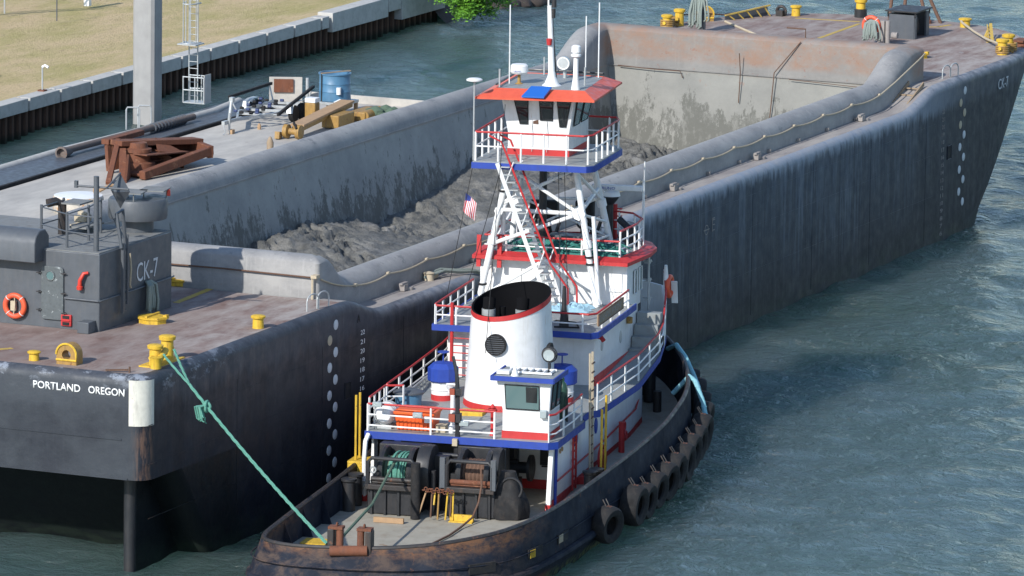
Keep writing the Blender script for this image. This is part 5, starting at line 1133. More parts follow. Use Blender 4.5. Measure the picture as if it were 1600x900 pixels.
    # control cab at the starboard quarter
    c = empty('control_cab', (10.3, -2.1, 3.1)); c.parent = r; o = (10.3, -2.1, 3.1)
    b = B(o); bt = [(9.25, -1.38), (9.25, -2.88), (10.6, -2.88), (10.6, -1.38)]; tp = [(9.12, -1.2), (9.12, -2.96), (10.65, -2.96), (10.65, -1.2)]; md = bt
    b.grid([[(*p, 3.1) for p in bt], [(*p, 4.0) for p in md], [(*p, 4.98) for p in tp]], True, False, True); mesh('cab_wall', b, 'white', c, bevel=.03)
    b = B(o); b.grid([[(p[0]-.012 if p[0] < 10 else p[0]+.012, p[1]+.012 if p[1] > -2 else p[1]-.012, z) for p in bt] for z in (3.1, 3.34)], True); mesh('red_band', b, 'redp', c)
    b = B(o); b.box((9.83, -2.08, 5.03), (1.82, 2.0, .1)); mesh('cab_roof', b, 'grey_deck', c, bevel=.02)
    b = B(o); 
    for p, q in (((8.92, -1.08), (8.92, -3.08)), ((8.92, -3.08), (10.74, -3.08)), ((8.92, -1.08), (10.74, -1.08))): b.beam((*p, 5.04), (*q, 5.04), .05, .15)
    mesh('blue_roof_edge', b, 'blue', c)
    def slant(v0, v1, z0, z3, u0, u3, name='pane', mat='tealglass', off=.012, sh=.0):
        b = B(o); pts = []
        for (vv, zz) in ((v0-.14*sh, z0), (v1-.0, z0), (v1-.02, z3), (v0, z3)):
            t = (zz-4.0)/.98; pts.append((lerp(u0, u3, t)-off, vv, zz))
        b.extrude(pts, (-.012, 0, 0)); return mesh(name, b, mat, w, bevel=.01)
    w = empty('aft_window', (0, 0, 0)); w.parent = c
    slant(-1.50, -2.55, 4.06, 4.80, 9.25, 9.12); slant(-2.15, -2.5, 4.28, 4.78, 9.25, 9.12, 'sliding_sash', 'glass', .026)
    b = B(o); q = [(9.225, -1.50, 4.04), (9.225, -2.57, 4.04), (9.11, -2.57, 4.82), (9.11, -1.48, 4.82)]; b.tube(q, .022, 6, close=True); mesh('rubber_seal', b, 'rubber', w)
    w = empty('side_window', (0, 0, 0)); w.parent = c
    for (ua, ub) in ((9.35, 9.85), (9.98, 10.45)):
        b = B(o); b.extrude([(ua, -2.895, 4.08), (ub, -2.895, 4.08), (ub, -2.96, 4.82), (ua, -2.96, 4.82)], (0, -.014, 0)); mesh('pane', b, 'tealglass', w)
        b = B(o); b.tube([(ua, -2.91, 4.06), (ub, -2.91, 4.06), (ub, -2.975, 4.84), (ua, -2.975, 4.84)], .02, 5, close=True); mesh('rubber_seal', b, 'rubber', w)
    b = B(o); b.box((9.15, -2.72, 3.95), (.16, .22, .26)); mesh('floodlight', b, 'lampglass', c, bevel=.03)
    b = B(o); 
    for k in range(7): b.box((9.95, -1.45-k*.22, 5.14), (.7, .05, .05))
    b.box((9.62, -2.1, 5.14), (.05, 1.5, .06)); b.box((10.28, -2.1, 5.14), (.05, 1.5, .06)); mesh('roof_rack', b, 'white', c)
    b = B(o); b.lathe((9.3, -1.75, 5.08), [(.13, 0), (.1, .08), (.03, .3), (0, .32)], 10); b.box((9.5, -1.35, 5.15), (.3, .4, .1)); mesh('roof_horn', b, 'white', c)
    s = empty('search_light', (10.3, -2.6, 5.1)); s.parent = r; o = (10.3, -2.6, 5.1)
    b = B(o); b.cyl((10.3, -2.6, 5.08), (10.3, -2.6, 5.35), .05); b.torus((10.3, -2.6, 5.62), .24, .02, 'X', 24, 6); mesh('bracket', b, 'black', s)
    b = B(o); b.lathe((10.3, -2.6, 5.62), [(0, .18), (.15, .16), (.21, .02), (.22, -.12), (.18, -.13)], 22, axis='X', cap=False); mesh('lamp_housing', b, 'black', s)
    b = B(o); b.lathe((10.3, -2.6, 5.62), [(0, -.11), (.1, -.115), (.19, -.12)], 22, axis='X', cap=False); mesh('lens', b, 'lampglass', s)
    # mushroom vents
    for (u, v, k) in ((14.0, 1.80, 0), (14.8, -1.90, 1)):
        g = empty('mushroom_vent', (u, v, 3.1)); g.parent = r; o = (u, v, 3.1); g.scale = (.95, .95, .95)
        b = B(o); b.lathe(o, [(.40, 0), (.40, .34)], 24); mesh('red_trunk_band', b, M['redp'], g)
        b = B(o); b.lathe(o, [(.395, .34), (.395, .85)], 24); b.torus((u, v, 3.6), .40, .02, 'Z', 24, 5); mesh('white_trunk', b, 'white', g)
        b = B(o); b.lathe(o, [(.48, .78), (.52, .82), (.52, 1.24), (.35, 1.40), (0, 1.43)], 10 if k == 0 else 30); mesh('blue_cap', b, 'blue', g, smooth=k == 1)
        b = B(o); b.cyl((u, v, 4.5), (u, v, 4.85), .025); b.lathe((u, v, 4.85), [(.2, 0), (.2, .03)], 16); mesh('hand_wheel', b, 'blue', g)
    # deck fittings on the boat deck
    b = B(); b.lathe((12.7, -1.05, 3.1), [(.3, 0), (.3, .8), (.26, 1.1), (.1, 1.2), (0, 1.2)], 18); m('white_ventilator', b, 'white')
    b = B(); b.box((12.2, .35, 3.2), (.6, .8, .2)); m('yellow_locker', b, 'yellow', bevel=.02)
    b = B(); b.lathe((9.5, -1.0, 3.1), [(.09, 0), (.06, .1), (.06, .85), (.1, .9), (.02, 1.0)], 12); b.torus((9.45, -1.0, 3.95), .13, .02, 'Z', 16, 6); b.box((9.5, -1.0, 3.9), (.1, .5, .04)); m('fire_hydrant', b, 'redp')
    b = B(); b.cyl((10.0, .42, 3.1), (10.0, .42, 4.2), .07); b.tube([(10, .42, 4.15), (9.95, .62, 4.45), (9.95, .6, 4.55), (9.95, .24, 4.55), (9.95, .22, 4.45), (10, .42, 4.15)], .035, 6); m('white_davit', b, 'white')
    b = B(); b.tube([(9.0, -.02, 2.75), (8.98, -.0, 4.6), (9.05, .05, 5.1), (9.15, .2, 5.6)], .085, 8, .05); b.box((8.92, .0, 4.55), (.22, .28, .22)); b.box((8.92, .0, 3.72), (.22, .28, .28)); b.cyl((9.0, -.02, 2.4), (9.0, -.02, 3.0), .12); m('black_stern_pole', b, 'black')
    b = B(); b.box((8.82, .12, 4.55), (.12, .16, .2)); m('deck_lamp', b, 'redlamp'); b = B(); b.box((8.82, .12, 3.72), (.12, .2, .24)); m('deck_lamp', b, 'redlamp'); b = B(); b.box((8.85, .02, 2.95), (.16, .16, .22)); m('deck_lamp', b, 'paleline')
    for (v, z) in ((2.55, 3.98), (1.25, 3.72), (-.25, 3.55)): b = B(); b.box((8.9, v, z), (.14, .3, .16)); m('rail_floodlight', b, 'lampglass', bevel=.02)
    # winches
    def winch(u, v, wide, drummat, name):
        g = empty(name, (u, v, .9)); g.parent = r; o = (u, v, .9); w = wide/2
        b = B(o); b.box((u+.35, v, 1.35), (1.3, wide+.1, .9)); b.box((u+1.3, v, 1.9), (.5, wide+.1, 1.9)); mesh('bed', b, 'black', g, bevel=.03)
        for k in range(4): b = B(o); b.box((u-.33, v-w+.1+k*(wide-.2)/3, 1.3), (.10, .07, .85)); mesh('gusset', b, 'black', g)
        b = B(o); b.box((u-.4, v, 1.78), (.22, wide+.15, .16)); mesh('rail_beam', b, 'black_rust', g, bevel=.02)
        for s in (-1, 1):
            b = B(o); b.lathe((u+.6, v+s*w*.62, 2.1), [(.0, -.08), (.76, -.08), (.79, 0), (.76, .08), (0, .08)], 32, axis='Y'); mesh('drum_flange', b, 'black', g)
        b = B(o); pr = [(.46+.03*(k % 2), -w*.6+k*(1.2*w)/14) for k in range(15)]; b.lathe((u+.6, v, 2.1), pr, 26, axis='Y'); mesh('rope_drum', b, drummat, g)
        b = B(o); b.tube([(u-.45, v+w, 1.8), (u-.45, v+w, 2.55), (u-.42, v+w-.12, 2.68), (u-.42, v-w+.12, 2.68), (u-.45, v-w, 2.55), (u-.45, v-w, 1.8)], .065, 8); mesh('guard_frame', b, 'black', g)
        b = B(o); b.cyl((u-.3, v+w*.9, 2.0), (u-.3, v-w*.9, 2.0), .08); b.cyl((u-.3, v+w*.9, 1.9), (u-.3, v-w*.9, 1.9), .03); mesh('guide_roller', b, 'rust' if drummat == 'wire' else 'black_rust', g)
        return g
    g = winch(7.4, 1.55, 1.5, 'darkgreenrope', 'port_tow_winch'); b = B((7.4, 1.55, .9)); b.cyl((6.78, .72, .9), (6.78, .72, 2.65), .15, n=14); mesh('control_column', b, 'rubber', g)
    b = B((7.4, 1.55, .9)); b.lathe((8.0, .55, 2.2), [(0, -.1), (.78, -.1), (.8, -.05), (.8, .3), (.7, .32), (0, .32)], 34, axis='Y'); mesh('brake_housing', b, 'black', g)
    g = winch(7.75, -.85, 1.45, 'wire', 'starboard_tow_winch'); b = B((7.75, -.85, .9)); b.box((7.3, .0, 2.3), (.12, .16, .95)); b.box((7.3, -1.62, 2.3), (.12, .16, .95)); mesh('galvanised_leg', b, 'housegrey', g)
    b = B((7.75, -.85, .9)); b.lathe((8.5, -1.5, 2.35), [(0, -.1), (.55, -.1), (.6, 0), (.55, .3), (0, .3)], 24, axis='Y'); mesh('gear_case', b, 'black', g)
    b = B(); b.box((8.6, .35, 1.5), (.9, 4.0, 1.2)); b.box((8.3, .25, 2.2), (.5, .5, .9)); b.cyl((8.4, .7, 2.62), (8.4, -.2, 2.62), .07); b.cyl((7.5, .35, .9), (7.5, .35, 2.3), .09); b.cyl((7.3, .15, .9), (7.5, .1, 2.0), .05); m('winch_infill', b, 'black')  # dark mass added to fill the gaps between the winches
    # canvas covered capstan
    b = B(); rings = []
    for j in range(9):
        t = j/8; z = lerp(.9, 2.35, t); rr = lerp(.62, .25, t**1.6)*(1+.1*math.sin(t*6)); rings.append([(7.9+rr*.8*math.cos(a)*(1+.12*math.sin(5*a+3*t)), -1.95+rr*math.sin(a)*(1+.1*math.sin(4*a-2*t)), z) for a in [2*math.pi*k/28 for k in range(28)]])
    b.grid(rings, True, False, True); m('canvas_cover', b, 'rubber')
    b = B(); b.torus((7.65, -2.1, 1.85), .34, .04, 'X', 20, 6); m('cover_hoop', b, 'black')
    # things in the recess
    b = B(); b.cyl((10.9, -1.1, 2.0), (10.9, -1.5, 2.0), .12); b.lathe((10.9, -1.9, 1.85), [(0, -.05), (.42, -.05), (.42, .05), (0, .05)], 24, axis='Y'); b.cyl((10.9, -1.2, 1.85), (10.9, -1.9, 1.85), .18); b.box((10.9, -1.3, 1.2), (.6, .5, .6)); m('capstan', b, 'black')
    b = B(); b.box((11.2, -.75, 2.55), (.3, .3, .5)); b.box((11.2, -1.2, 2.35), (.35, .25, .8)); m('hanging_coat', b, 'black')
    b = B(); b.box((11.0, -.72, 2.55), (.06, .10, .35)); m('coat_stripe', b, 'yellow')
    # bitts, deck plates, odds on deck
    for (u, v, h, nm) in ((7.3, 3.0, 1.15, 1), (8.1, 3.0, 1.15, 1), (11.2, -3.75, 1.0, 0), (11.6, -3.85, 1.0, 0)):
        b = B(); b.lathe((u, v, zdk(u)), [(.2, 0), (.2, h*.8), (.25, h*.84), (.25, h*.9), (.17, h*.92), (0, h*.93)], 18); m('mooring_bitt', b, 'black')
    for (u, v) in ((24.2, -2.6), (24.9, -2.35)):
        b = B(); b.lathe((u, v, zdk(u)), [(.2, 0), (.2, 1.35), (.32, 1.4), (.32, 1.48), (0, 1.5)], 18); m('mooring_bitt', b, 'black')
    b = B(); b.box((24.5, -2.5, zdk(24)+.9), (1.1, .25, .25)); b.cyl((23.2, -3.1, zdk(23)), (23.2, -3.1, 2.1), .14); m('bitt_crossbar', b, 'black_rust')
    b = B(); b.box((6.85, -.75, 1.0), (.12, .75, .22)); b.box((6.77, -.75, .9), (.26, .75, .04)); m('yellow_chock', b, 'yellow', bevel=.01)
    b = B(); b.prism([(2.2, 2.3), (2.2, 3.1), (3.0, 3.1), (3.0, 2.3)], .885, .93); m('yellow_plate', b, 'yellow')
    b = B(); b.box((6.0, 1.35, .97), (.12, .95, .16)); m('deck_timber', b, 'tan')
    for i, (v, c, L, off) in enumerate(((.4, 'tan', 1.0, .25), (.22, 'wire', .9, 0), (.12, 'yellow', .45, 0), (0, 'machine', .95, 0), (-.28, 'yellow', .95, .03), (-.40, 'wire', .8, 0), (-.46, 'yellow', .95, -.02))):
        b = B(); b.cyl((6.9, v, 1.78), (6.75, v+off, 1.78-L*.9), .028, n=6); m('hanging_bar', b, c)
    b = B()
    for i in range(16): b.torus((6.78, .45-.06*i, 1.82+.05*math.sin(i*2.1)), .05, .018, 'X' if i % 2 else 'Z', 8, 5)
    m('chain', b, 'rust')
    b = B(); b.box((8.5, 2.75, 1.55), (.2, .3, .16)); b.cyl((8.5, 2.5, 1.55), (8.5, 3.0, 1.55), .07); m('galvanised_block', b, 'galv')
    b = B(); b.torus((7.0, 2.15, 2.3), .09, .03, 'X', 14, 6); m('shackle', b, 'galv')
    b = B(); b.lathe((12.6, -3.15, 1.0), [(.32, -.05), (.34, 0), (.32, .05)], 20, axis='X'); b.torus((14.8, -3.25, 1.5), .38, .06, 'Y', 20, 7); b.torus((14.8, -3.3, 1.45), .28, .06, 'Y', 20, 7); m('hose_reel', b, 'redp')
    b = B(); b.cyl((17.3, -3.3, 1.1), (17.3, -3.3, 2.2), .1); b.torus((17.6, -3.3, 2.0), .13, .05, 'Y', 12, 6); b.torus((17.6, -3.35, 1.7), .13, .05, 'Y', 12, 6); m('hydrant', b, 'redp')
    # lattice tower
    tw = empty('lattice_tower', (21.5, .4, 5.2)); tw.parent = r; o = (21.5, .4, 5.2)
    LEG = {'a': ((20.9, 2.45, 5.2), (21.2, 1.55, 9.75)), 'b': ((21.0, -1.5, 5.2), (21.2, -.68, 9.8)), 'c': ((23.5, 2.05, 6.72), (23.6, 1.65, 9.8)), 'd': ((24.4, -1.15, 6.72), (24.0, -.5, 9.8))}
    for k, (p, q) in LEG.items():
        b = B(o); b.cyl(p, q, .105, .105, 12); mesh('leg', b, 'white', tw)
        b = B(o); mid = Vector(p).lerp(Vector(q), .42); b.cyl(mid, mid+(Vector(q)-Vector(p)).normalized()*.25, .16, n=12); mesh('leg_collar', b, 'white', tw)
    def at(k, t): return Vector(LEG[k][0]).lerp(Vector(LEG[k][1]), t)
    hub = Vector((21.1, -.85, 8.25))
    for p, q, rr in ((hub, at('a', .98), .06), (hub, at('a', .66)+Vector((0, 0, .05)), .07), (hub, at('a', .42), .065), (hub, at('d', .62), .07), (at('b', .2), hub-Vector((0, -.3, .5)), .0), (at('a', .0)+Vector((.1, -.3, .05)), at('b', .55), .0),
                     (at('a', .62), at('c', .2), .05), (at('a', .05)+Vector((0, -.15, 0)), Vector((21.1, .45, 6.55)), .06), (Vector((21.1, .45, 6.75)), at('b', .12), .06), (at('b', .95), at('d', .5), .06), (at('a', .55), at('c', .8), .06), (at('c', .05), Vector((21.1, .5, 7.8)), .0), (at('d', .25), hub, .05), (at('a', .72), at('b', .98), .05), (at('b', .02)+Vector((0, -.1, 0)), Vector((21.0, -1.35, 8.2)), .07), (at('c', .5), at('d', .5), .05), (at('c', .08), at('d', .52), .04), (at('d', .08), at('c', .52), .04), (at('c', .52), at('d', .97), .04), (at('a', .4), at('c', .45), .04), (at('b', .45), at('d', .1), .045), (at('b', .98), at('a', .7), .035), (at('a', .2), at('c', .05), .04), (Vector((21.6, 1.85, 6.72)), Vector((21.3, 1.75, 8.2)), .08)):
        if rr: b = B(o); b.cyl(p, q, rr, n=8); mesh('brace', b, 'white', tw)
    b = B(o); b.lathe(hub, [(0, -.1), (.22, -.07), (.22, .07), (0, .1)], 8, axis='X'); mesh('gusset_hub', b, 'white', tw, smooth=False)
    b = B(o); b.lathe(at('a', .66), [(0, -.08), (.15, -.05), (.15, .05), (0, .08)], 8, axis='X'); mesh('gusset_hub', b, 'white', tw, smooth=False)
    b = B(o); b.cyl((22.6, .75, 6.72), (22.6, .75, 10), .13); mesh('black_conduit', b, 'black', tw)
    for (k, ts) in (('a', (.12, .45, .8)), ('b', (.35, .3))):
        for t in ts: b = B(o); p = at(k, t); b.cyl(p, p+Vector((0, 0, .06)), .145, n=12); mesh('black_clamp', b, 'rubber', tw)
    # stair up the tower
    sr = empty('tower_stair', (20.8, -.2, 5.2)); sr.parent = r; o = (20.8, -.2, 5.2)
    A0, A1 = Vector((20.3, -.10, 5.2)), Vector((19.75, 1.60, 10.0)); wv = Vector((.42, -.20, 0))
    for s in (0, 1): b = B(o); b.beam(A0+wv*s, A1+wv*s, .05, .13); mesh('stringer', b, 'white', sr)
    for i in range(19): b = B(o); p = A0.lerp(A1, (i+.5)/19); b.box(p+wv*.5+Vector((0, -.12, 0)), (.42, .3, .03)); mesh('tread', b, 'galv', sr)
    up = Vector((0, -.28, .78))
    for s in (0, 1):
        b = B(o); a = A0+wv*s; c = A1+wv*s; b.tube([a+Vector((0, -.62, 0)), a+Vector((0, -.60, .7)), a.lerp(c, .15)+up, c+up*.85+Vector((0, .1, .05)), c+Vector((0, .28, .9))], .035, 7); mesh('red_handrail', b, 'redp', sr)
        for t in (.25, .55, .85): b = B(o); p = a.lerp(c, t); b.cyl(p, p+up, .02, n=6); mesh('baluster', b, 'white', sr)
    # wheelhouse deck and wheelhouse
    wh = empty('wheelhouse', (22.3, .5, 10)); wh.parent = r; o = (22.3, .5, 10)
    pl = [(19.85, 2.45), (20.1, -1.28), (20.4, -1.50), (24.1, -1.52), (24.6, -1.3), (24.6, 2.3), (24.3, 2.5)]
    b = B(o); b.prism(pl, 9.98, 10.02); mesh('balcony_deck', b, 'grey_deck', wh, smooth=False)
    b = B(o); b.prism([(p[0]+(.03 if p[0] > 22 else -.03), p[1]+(.03 if p[1] > 0 else -.03)) for p in pl], 9.78, 9.98); mesh('blue_fascia', b, 'blue', wh)
    wb = [(21.6, 1.72), (21.7, -.32), (24.0, -.36), (24.3, 0), (24.3, 1.4), (24.0, 1.76)]; wt = [(21.45, 1.95), (21.5, -.55), (24.2, -.60), (24.55, 0), (24.55, 1.5), (24.2, 2.0)]
    b = B(o); b.grid([[(*p, 10.02) for p in wb], [(*p, 10.75) for p in wb], [(*p, 12.05) for p in wt]], True, False, True); mesh('wheelhouse_wall', b, 'white', wh, bevel=.02)
    b = B(o); ex = [(p[0]+(.012 if p[0] > 22 else -.012), p[1]+(.012 if p[1] > 0.5 else -.012)) for p in wb]; b.grid([[(*p, z) for p in ex] for z in (10.02, 10.22)], True); mesh('red_band', b, 'redp', wh)
    def wpane(v0, v1, w0, w1, z0, z3, nm='aft_window'):
        b = B(o); pts = []
        for (v, z) in ((v0, z0), (v1, z0), (w1, z3), (w0, z3)): t = (z-10.75)/1.3; pts.append((lerp(21.6+(1.72-v)*.049, 21.45+(1.95-v)*.02, t)-.018, v, z))
        b.extrude(pts, (-.014, 0, 0)); q = mesh(nm, b, 'glass', wh, bevel=.008)
        b = B(o); b.tube([(p[0]-.012, p[1], p[2]) for p in pts], .018, 5, close=True); e = mesh('window_seal', b, 'rubber', q); return q
    wpane(1.30, 1.04, 1.50, 1.02, 11.05, 11.92); wpane(.62, .22, .64, .18, 11.2, 11.92); wpane(-.25+.1, -.10+.0, -.42+.02, .0-.0, 11.0, 11.92) if False else wpane(-.02, -.22, .05, -.42, 11.0, 11.92)
    for (ua, ub, uc, ud) in ((21.95, 22.6, 21.8, 22.75), (22.95, 23.75, 22.95, 24.0)):
        b = B(o); pts = [(ua, -.40, 11.0), (ub, -.42, 11.0), (ud, -.585, 11.95), (uc, -.565, 11.95)]; b.extrude(pts, (0, -.014, 0)); q = mesh('side_window', b, 'tealglass', wh)
        b = B(o); b.tube([(p[0], p[1]-.015, p[2]) for p in pts], .018, 5, close=True); mesh('window_seal', b, 'rubber', q)
    b = B(o); b.box((21.6, .78, 11.15), (.05, .18, .16)); mesh('wall_box', b, 'wire', wh)
    b = B(o); b.box((21.585, .40, 11.0), (.02, .015, 1.7)); b.box((21.575, .90, 11.0), (.02, .015, 1.7)); mesh('door_seam', b, 'galv', wh)
    ro = [(20.25, 2.52), (20.75, -1.38), (25.2, -1.25), (25.4, .5), (25.2, 2.6)]; ri = [(20.95, 1.98), (21.25, -.92), (24.6, -.78), (24.75, .5), (24.6, 2.05)]
    b = B(o); b.grid([[(*p, 12.0) for p in ro], [(*p, 12.06) for p in ro], [(*p, 12.30) for p in ri], [(p[0], p[1], 12.22) for p in ri]], True); b.face([(*p, 12.005) for p in ro]); mesh('red_roof_skirt', b, 'orange_roof', wh, smooth=False)
    b = B(o); b.prism(ri, 12.1, 12.28); mesh('roof', b, 'grey_deck', wh, smooth=False)
    b = B(o); b.tube([(24.6, -.78, 12.4), (24.7, .5, 12.4), (24.6, 2.05, 12.4), (21.0, 1.98, 12.4)], .035, 6); mesh('roof_rail', b, 'black', wh)
    b = B(o); b.extrude([(20.42, .98, 12.10), (20.98, .80, 12.36), (21.02, .12, 12.36), (20.46, .24, 12.10)], (0, 0, .05)); mesh('blue_hatch', b, M['solarblue'], wh)
    rail2 = [(19.95, 2.38, 10.02), (20.15, -1.2, 10.02), (20.45, -1.42, 10.02), (24.0, -1.44, 10.02), (24.5, -1.25, 10.02), (24.5, .5, 10.02)]
    rail('balcony_railing', rail2, .95, (.48,), 1, step=.78)
    rail('balcony_railing', [(20.0, 2.38, 10.02), (24.2, 2.42, 10.02), (24.5, 1.5, 10.02)], .95, (.48,), 1, step=.8)
    # roof gear
    b = B(o); b.lathe((22.2, .42, 12.28), [(.32, 0), (.24, .06), (.14, .3), (.115, .45)], 16); b.tube([(22.2, .42, 12.6), (22.25, .48, 13.7), (22.3, .55, 14.9)], .115, 12, .075); mesh('mast', b, 'white', wh)
    b = B(o); b.cyl((22.35, .6, 14.9), (22.36, .6, 16.5), .03, n=8); mesh('mast_staff', b, 'white', wh)
    b = B(o); b.cyl((22.3, .42, 14.5), (22.3, .42, 14.8), .07); b.cyl((22.3, .4, 14.85), (22.3, .4, 15.1), .08); mesh('mast_light', b, 'black', wh)
    b = B(o); b.lathe((22.12, .5, 13.62), [(.08, 0), (.1, .2), (.04, .22)], 12); mesh('red_mast_light', b, 'redp', wh)
    b = B(o); b.tube([(22.35, .3, 12.4), (22.3, .36, 13.3), (22.4, .5, 14.7)], .03, 6); mesh('cable', b, 'black', wh)
    b = B(o); b.lathe((22.2, 1.52, 12.28), [(.14, 0), (.06, .05), (.05, .3), (.12, .34)], 12); mesh('radar_pedestal', b, 'machine', wh)
    b = B(o); b.lathe((22.2, 1.52, 12.62), [(.25, 0), (.3, .06), (.29, .26), (.24, .31), (0, .33)], 26); d = mesh('radar_dome', b, 'white', wh)
    text('FURUNO', 'lettering', 'blue', wh, (-.43, 1.15, 12.70-10), (.10, -1, 0), (0, 0, 1), .06, .26)
    b = B(o); b.cyl((24.0, .42, 12.28), (24.0, .42, 12.6), .06); b.lathe((23.9, .42, 12.8), [(0, .2), (.16, .16), (.22, 0), (.22, -.16)], 20, axis='X'); mesh('roof_searchlight', b, 'galv', wh)
    b = B(o); b.lathe((23.9, .42, 12.8), [(0, -.14), (.1, -.15), (.21, -.165)], 20, axis='X', cap=False); mesh('searchlight_lens', b, 'white', wh)
    b = B(o); b.lathe((21.55, -.55, 12.28), [(.15, 0), (.12, .2), (.09, .4), (.08, 1.05), (.17, 1.1), (.17, 1.16), (.1, 1.18), (.16, 1.24), (.15, 1.42), (.1, 1.46), (0, 1.47)], 18); mesh('satellite_dome', b, 'white', wh)
    for (u, v, z0, z9, rr) in ((22.0, 1.8, 12.3, 14.9, .02), (24.3, -.65, 12.3, 14.8, .022), (23.1, -.5, 12.3, 14.5, .02), (21.1, 1.9, 12.3, 12.9, .03), (24.3, 1.2, 12.3, 12.9, .03), (22.4, -.65, 12.3, 12.9, .03)):
        b = B(o); b.cyl((u, v, z0), (u+.0, v, z9), rr, n=6); mesh('whip_antenna' if z9 > 13 else 'short_post', b, 'white' if z9 > 13 else 'galv', wh)
    b = B(o); b.cyl((20.15, 2.5, 10), (20.15, 2.5, 12.62), .028, n=8); mesh('disc_pole', b, 'galv', wh)
    b = B(o); b.lathe((20.15, 2.5, 12.62), [(.05, -.06), (.26, 0), (.26, .04), (.2, .07), (0, .09)], 24); mesh('antenna_disc', b, 'white', wh)
    # equipment on the house roof
    g = empty('radar_scanner', (25.2, -1.2, 6.7)); g.parent = r; o = (25.2, -1.2, 6.7)
    b = B(o); b.cyl((25.2, -.9, 6.7), (25.2, -.9, 8.05), .12); b.lathe((25.2, -.9, 7.9), [(.1, 0), (.3, .25), (.3, .32)], 14); mesh('pedestal', b, 'black', g)
    b = B(o); b.lathe((25.2, -.95, 8.22), [(.3, 0), (.26, .14), (.1, .2)], 16); mesh('scanner_gearbox', b, 'white', g)
    b = B(o); b.box((25.2, -1.15, 8.5), (.14, 1.75, .2), rz=.06); mesh('scanner_bar', b, 'white', g, bevel=.04)
    text('FURUNO', 'lettering', 'blue', g, (-.18, .72, 1.75), (.06, -1, 0), (0, 0, 1), .09, .62)
    for (u, v, w, hh) in ((24.6, 1.2, .95, .62), (25.0, -.1, .6, .6)):
        g = empty('fire_monitor', (u, v, 6.7)); g.parent = r; o = (u, v, 6.7)
        b = B(o); b.cyl((u, v, 6.7), (u, v, 7.3), .15); b.cyl((u, v-.3, 6.7), (u, v-.1, 7.6), .05); b.box((u, v, 7.75), (.4, w, hh)); mesh('housing', b, 'rubber', g, bevel=.06)
        b = B(o); b.torus((u-.15, v, 7.35), .24, .04, 'X', 18, 6); b.cyl((u-.2, v-.4, 6.8), (u-.1, v-.6, 7.5), .06); mesh('bracket', b, 'black', g)
    b = B(); b.tube([(24.9, -1.3, 7.5), (24.6, -1.9, 7.1), (24.4, -2.1, 6.8)], .12); b.box((24.7, -1.7, 7.0), (.4, .5, .5), rx=.6); m('black_davit', b, 'black')
    b = B(); b.box((23.4, -.2, 6.95), (.7, 1.8, .4)); m('skylight', b, 'housegrey', bevel=.02)
    for (u, v, z9) in ((24.2, -2.3, 9.6), (25.3, -2.0, 8.8)): b = B(); b.cyl((u, v, 6.7), (u, v, z9), .022, n=6); m('whip_antenna', b, 'white')
    b = B(); b.cyl((25.5, -1.0, 6.7), (25.5, -1.0, 7.9), .09); b.box((25.5, -1.1, 7.75), (.1, .3, .04)); b.box((25.5, -1.1, 7.5), (.1, .3, .04)); m('red_light_post', b, 'redp')
    b = B(); b.lathe((24.9, 2.2, 6.7), [(.03, 0), (.03, .9), (.09, 1.0), (.08, 1.1), (.03, 1.2)], 12); m('gps_antenna', b, 'white')
    # name board
    nb = empty('name_board', (18.0, -2.68, 5.65)); nb.parent = r
    b = B(); b.box((0, 0, 0), (3.4, .05, .36)); mesh('board', b, 'wood', nb)
    b = B(); b.tube([(-1.7, -.03, -.18), (1.7, -.03, -.18), (1.7, -.03, .18), (-1.7, -.03, .18)], .02, 5, close=True); mesh('board_edge', b, 'wire', nb)
    random.seed(6); x = -1.5
    for wl in (7, 6):
        b = B()
        for k in range(wl):
            b.box((x, -.028, random.uniform(-.02, .02)), (.05, .012, .2)); b.box((x+.08, -.028, random.choice((-.07, 0, .07))), (.12, .012, .03)); x += .225
        x += .12; mesh('worn_lettering', b, 'sidedeck', nb)
    # stays
    for p, q in (((20.5, 1.6, 9.9), (20.7, 2.9, 5.3)), ((21.2, -.1, 9.8), (17.4, -1.2, 5.2)), ((21.2, -.3, 9.8), (17.2, -1.5, 5.2)), ((12.0, -.1, 5.2), (16.8, .6, 12.4))):
        b = B(); b.cyl(p, q, .012, n=5); m('wire_stay', b, 'rubber')
    b = B(); b.lathe((17.4, -1.3, 5.2), [(.16, 0), (.1, .5), (.05, 1.3), (0, 1.32)], 10); m('black_post', b, 'black')
    b = B(); b.tube([(16.9, -1.1, 5.25), (17.0, -1.9, 5.25), (17.8, -1.6, 5.26), (18.0, -.9, 5.25), (17.1, -.8, 5.28)], .03, 6); m('loose_cable', b, 'rubber')
    return r
n_ = N('solar_blue'); M['solarblue'] = n_.done((.02, .12, .45), .3)
tugboat()

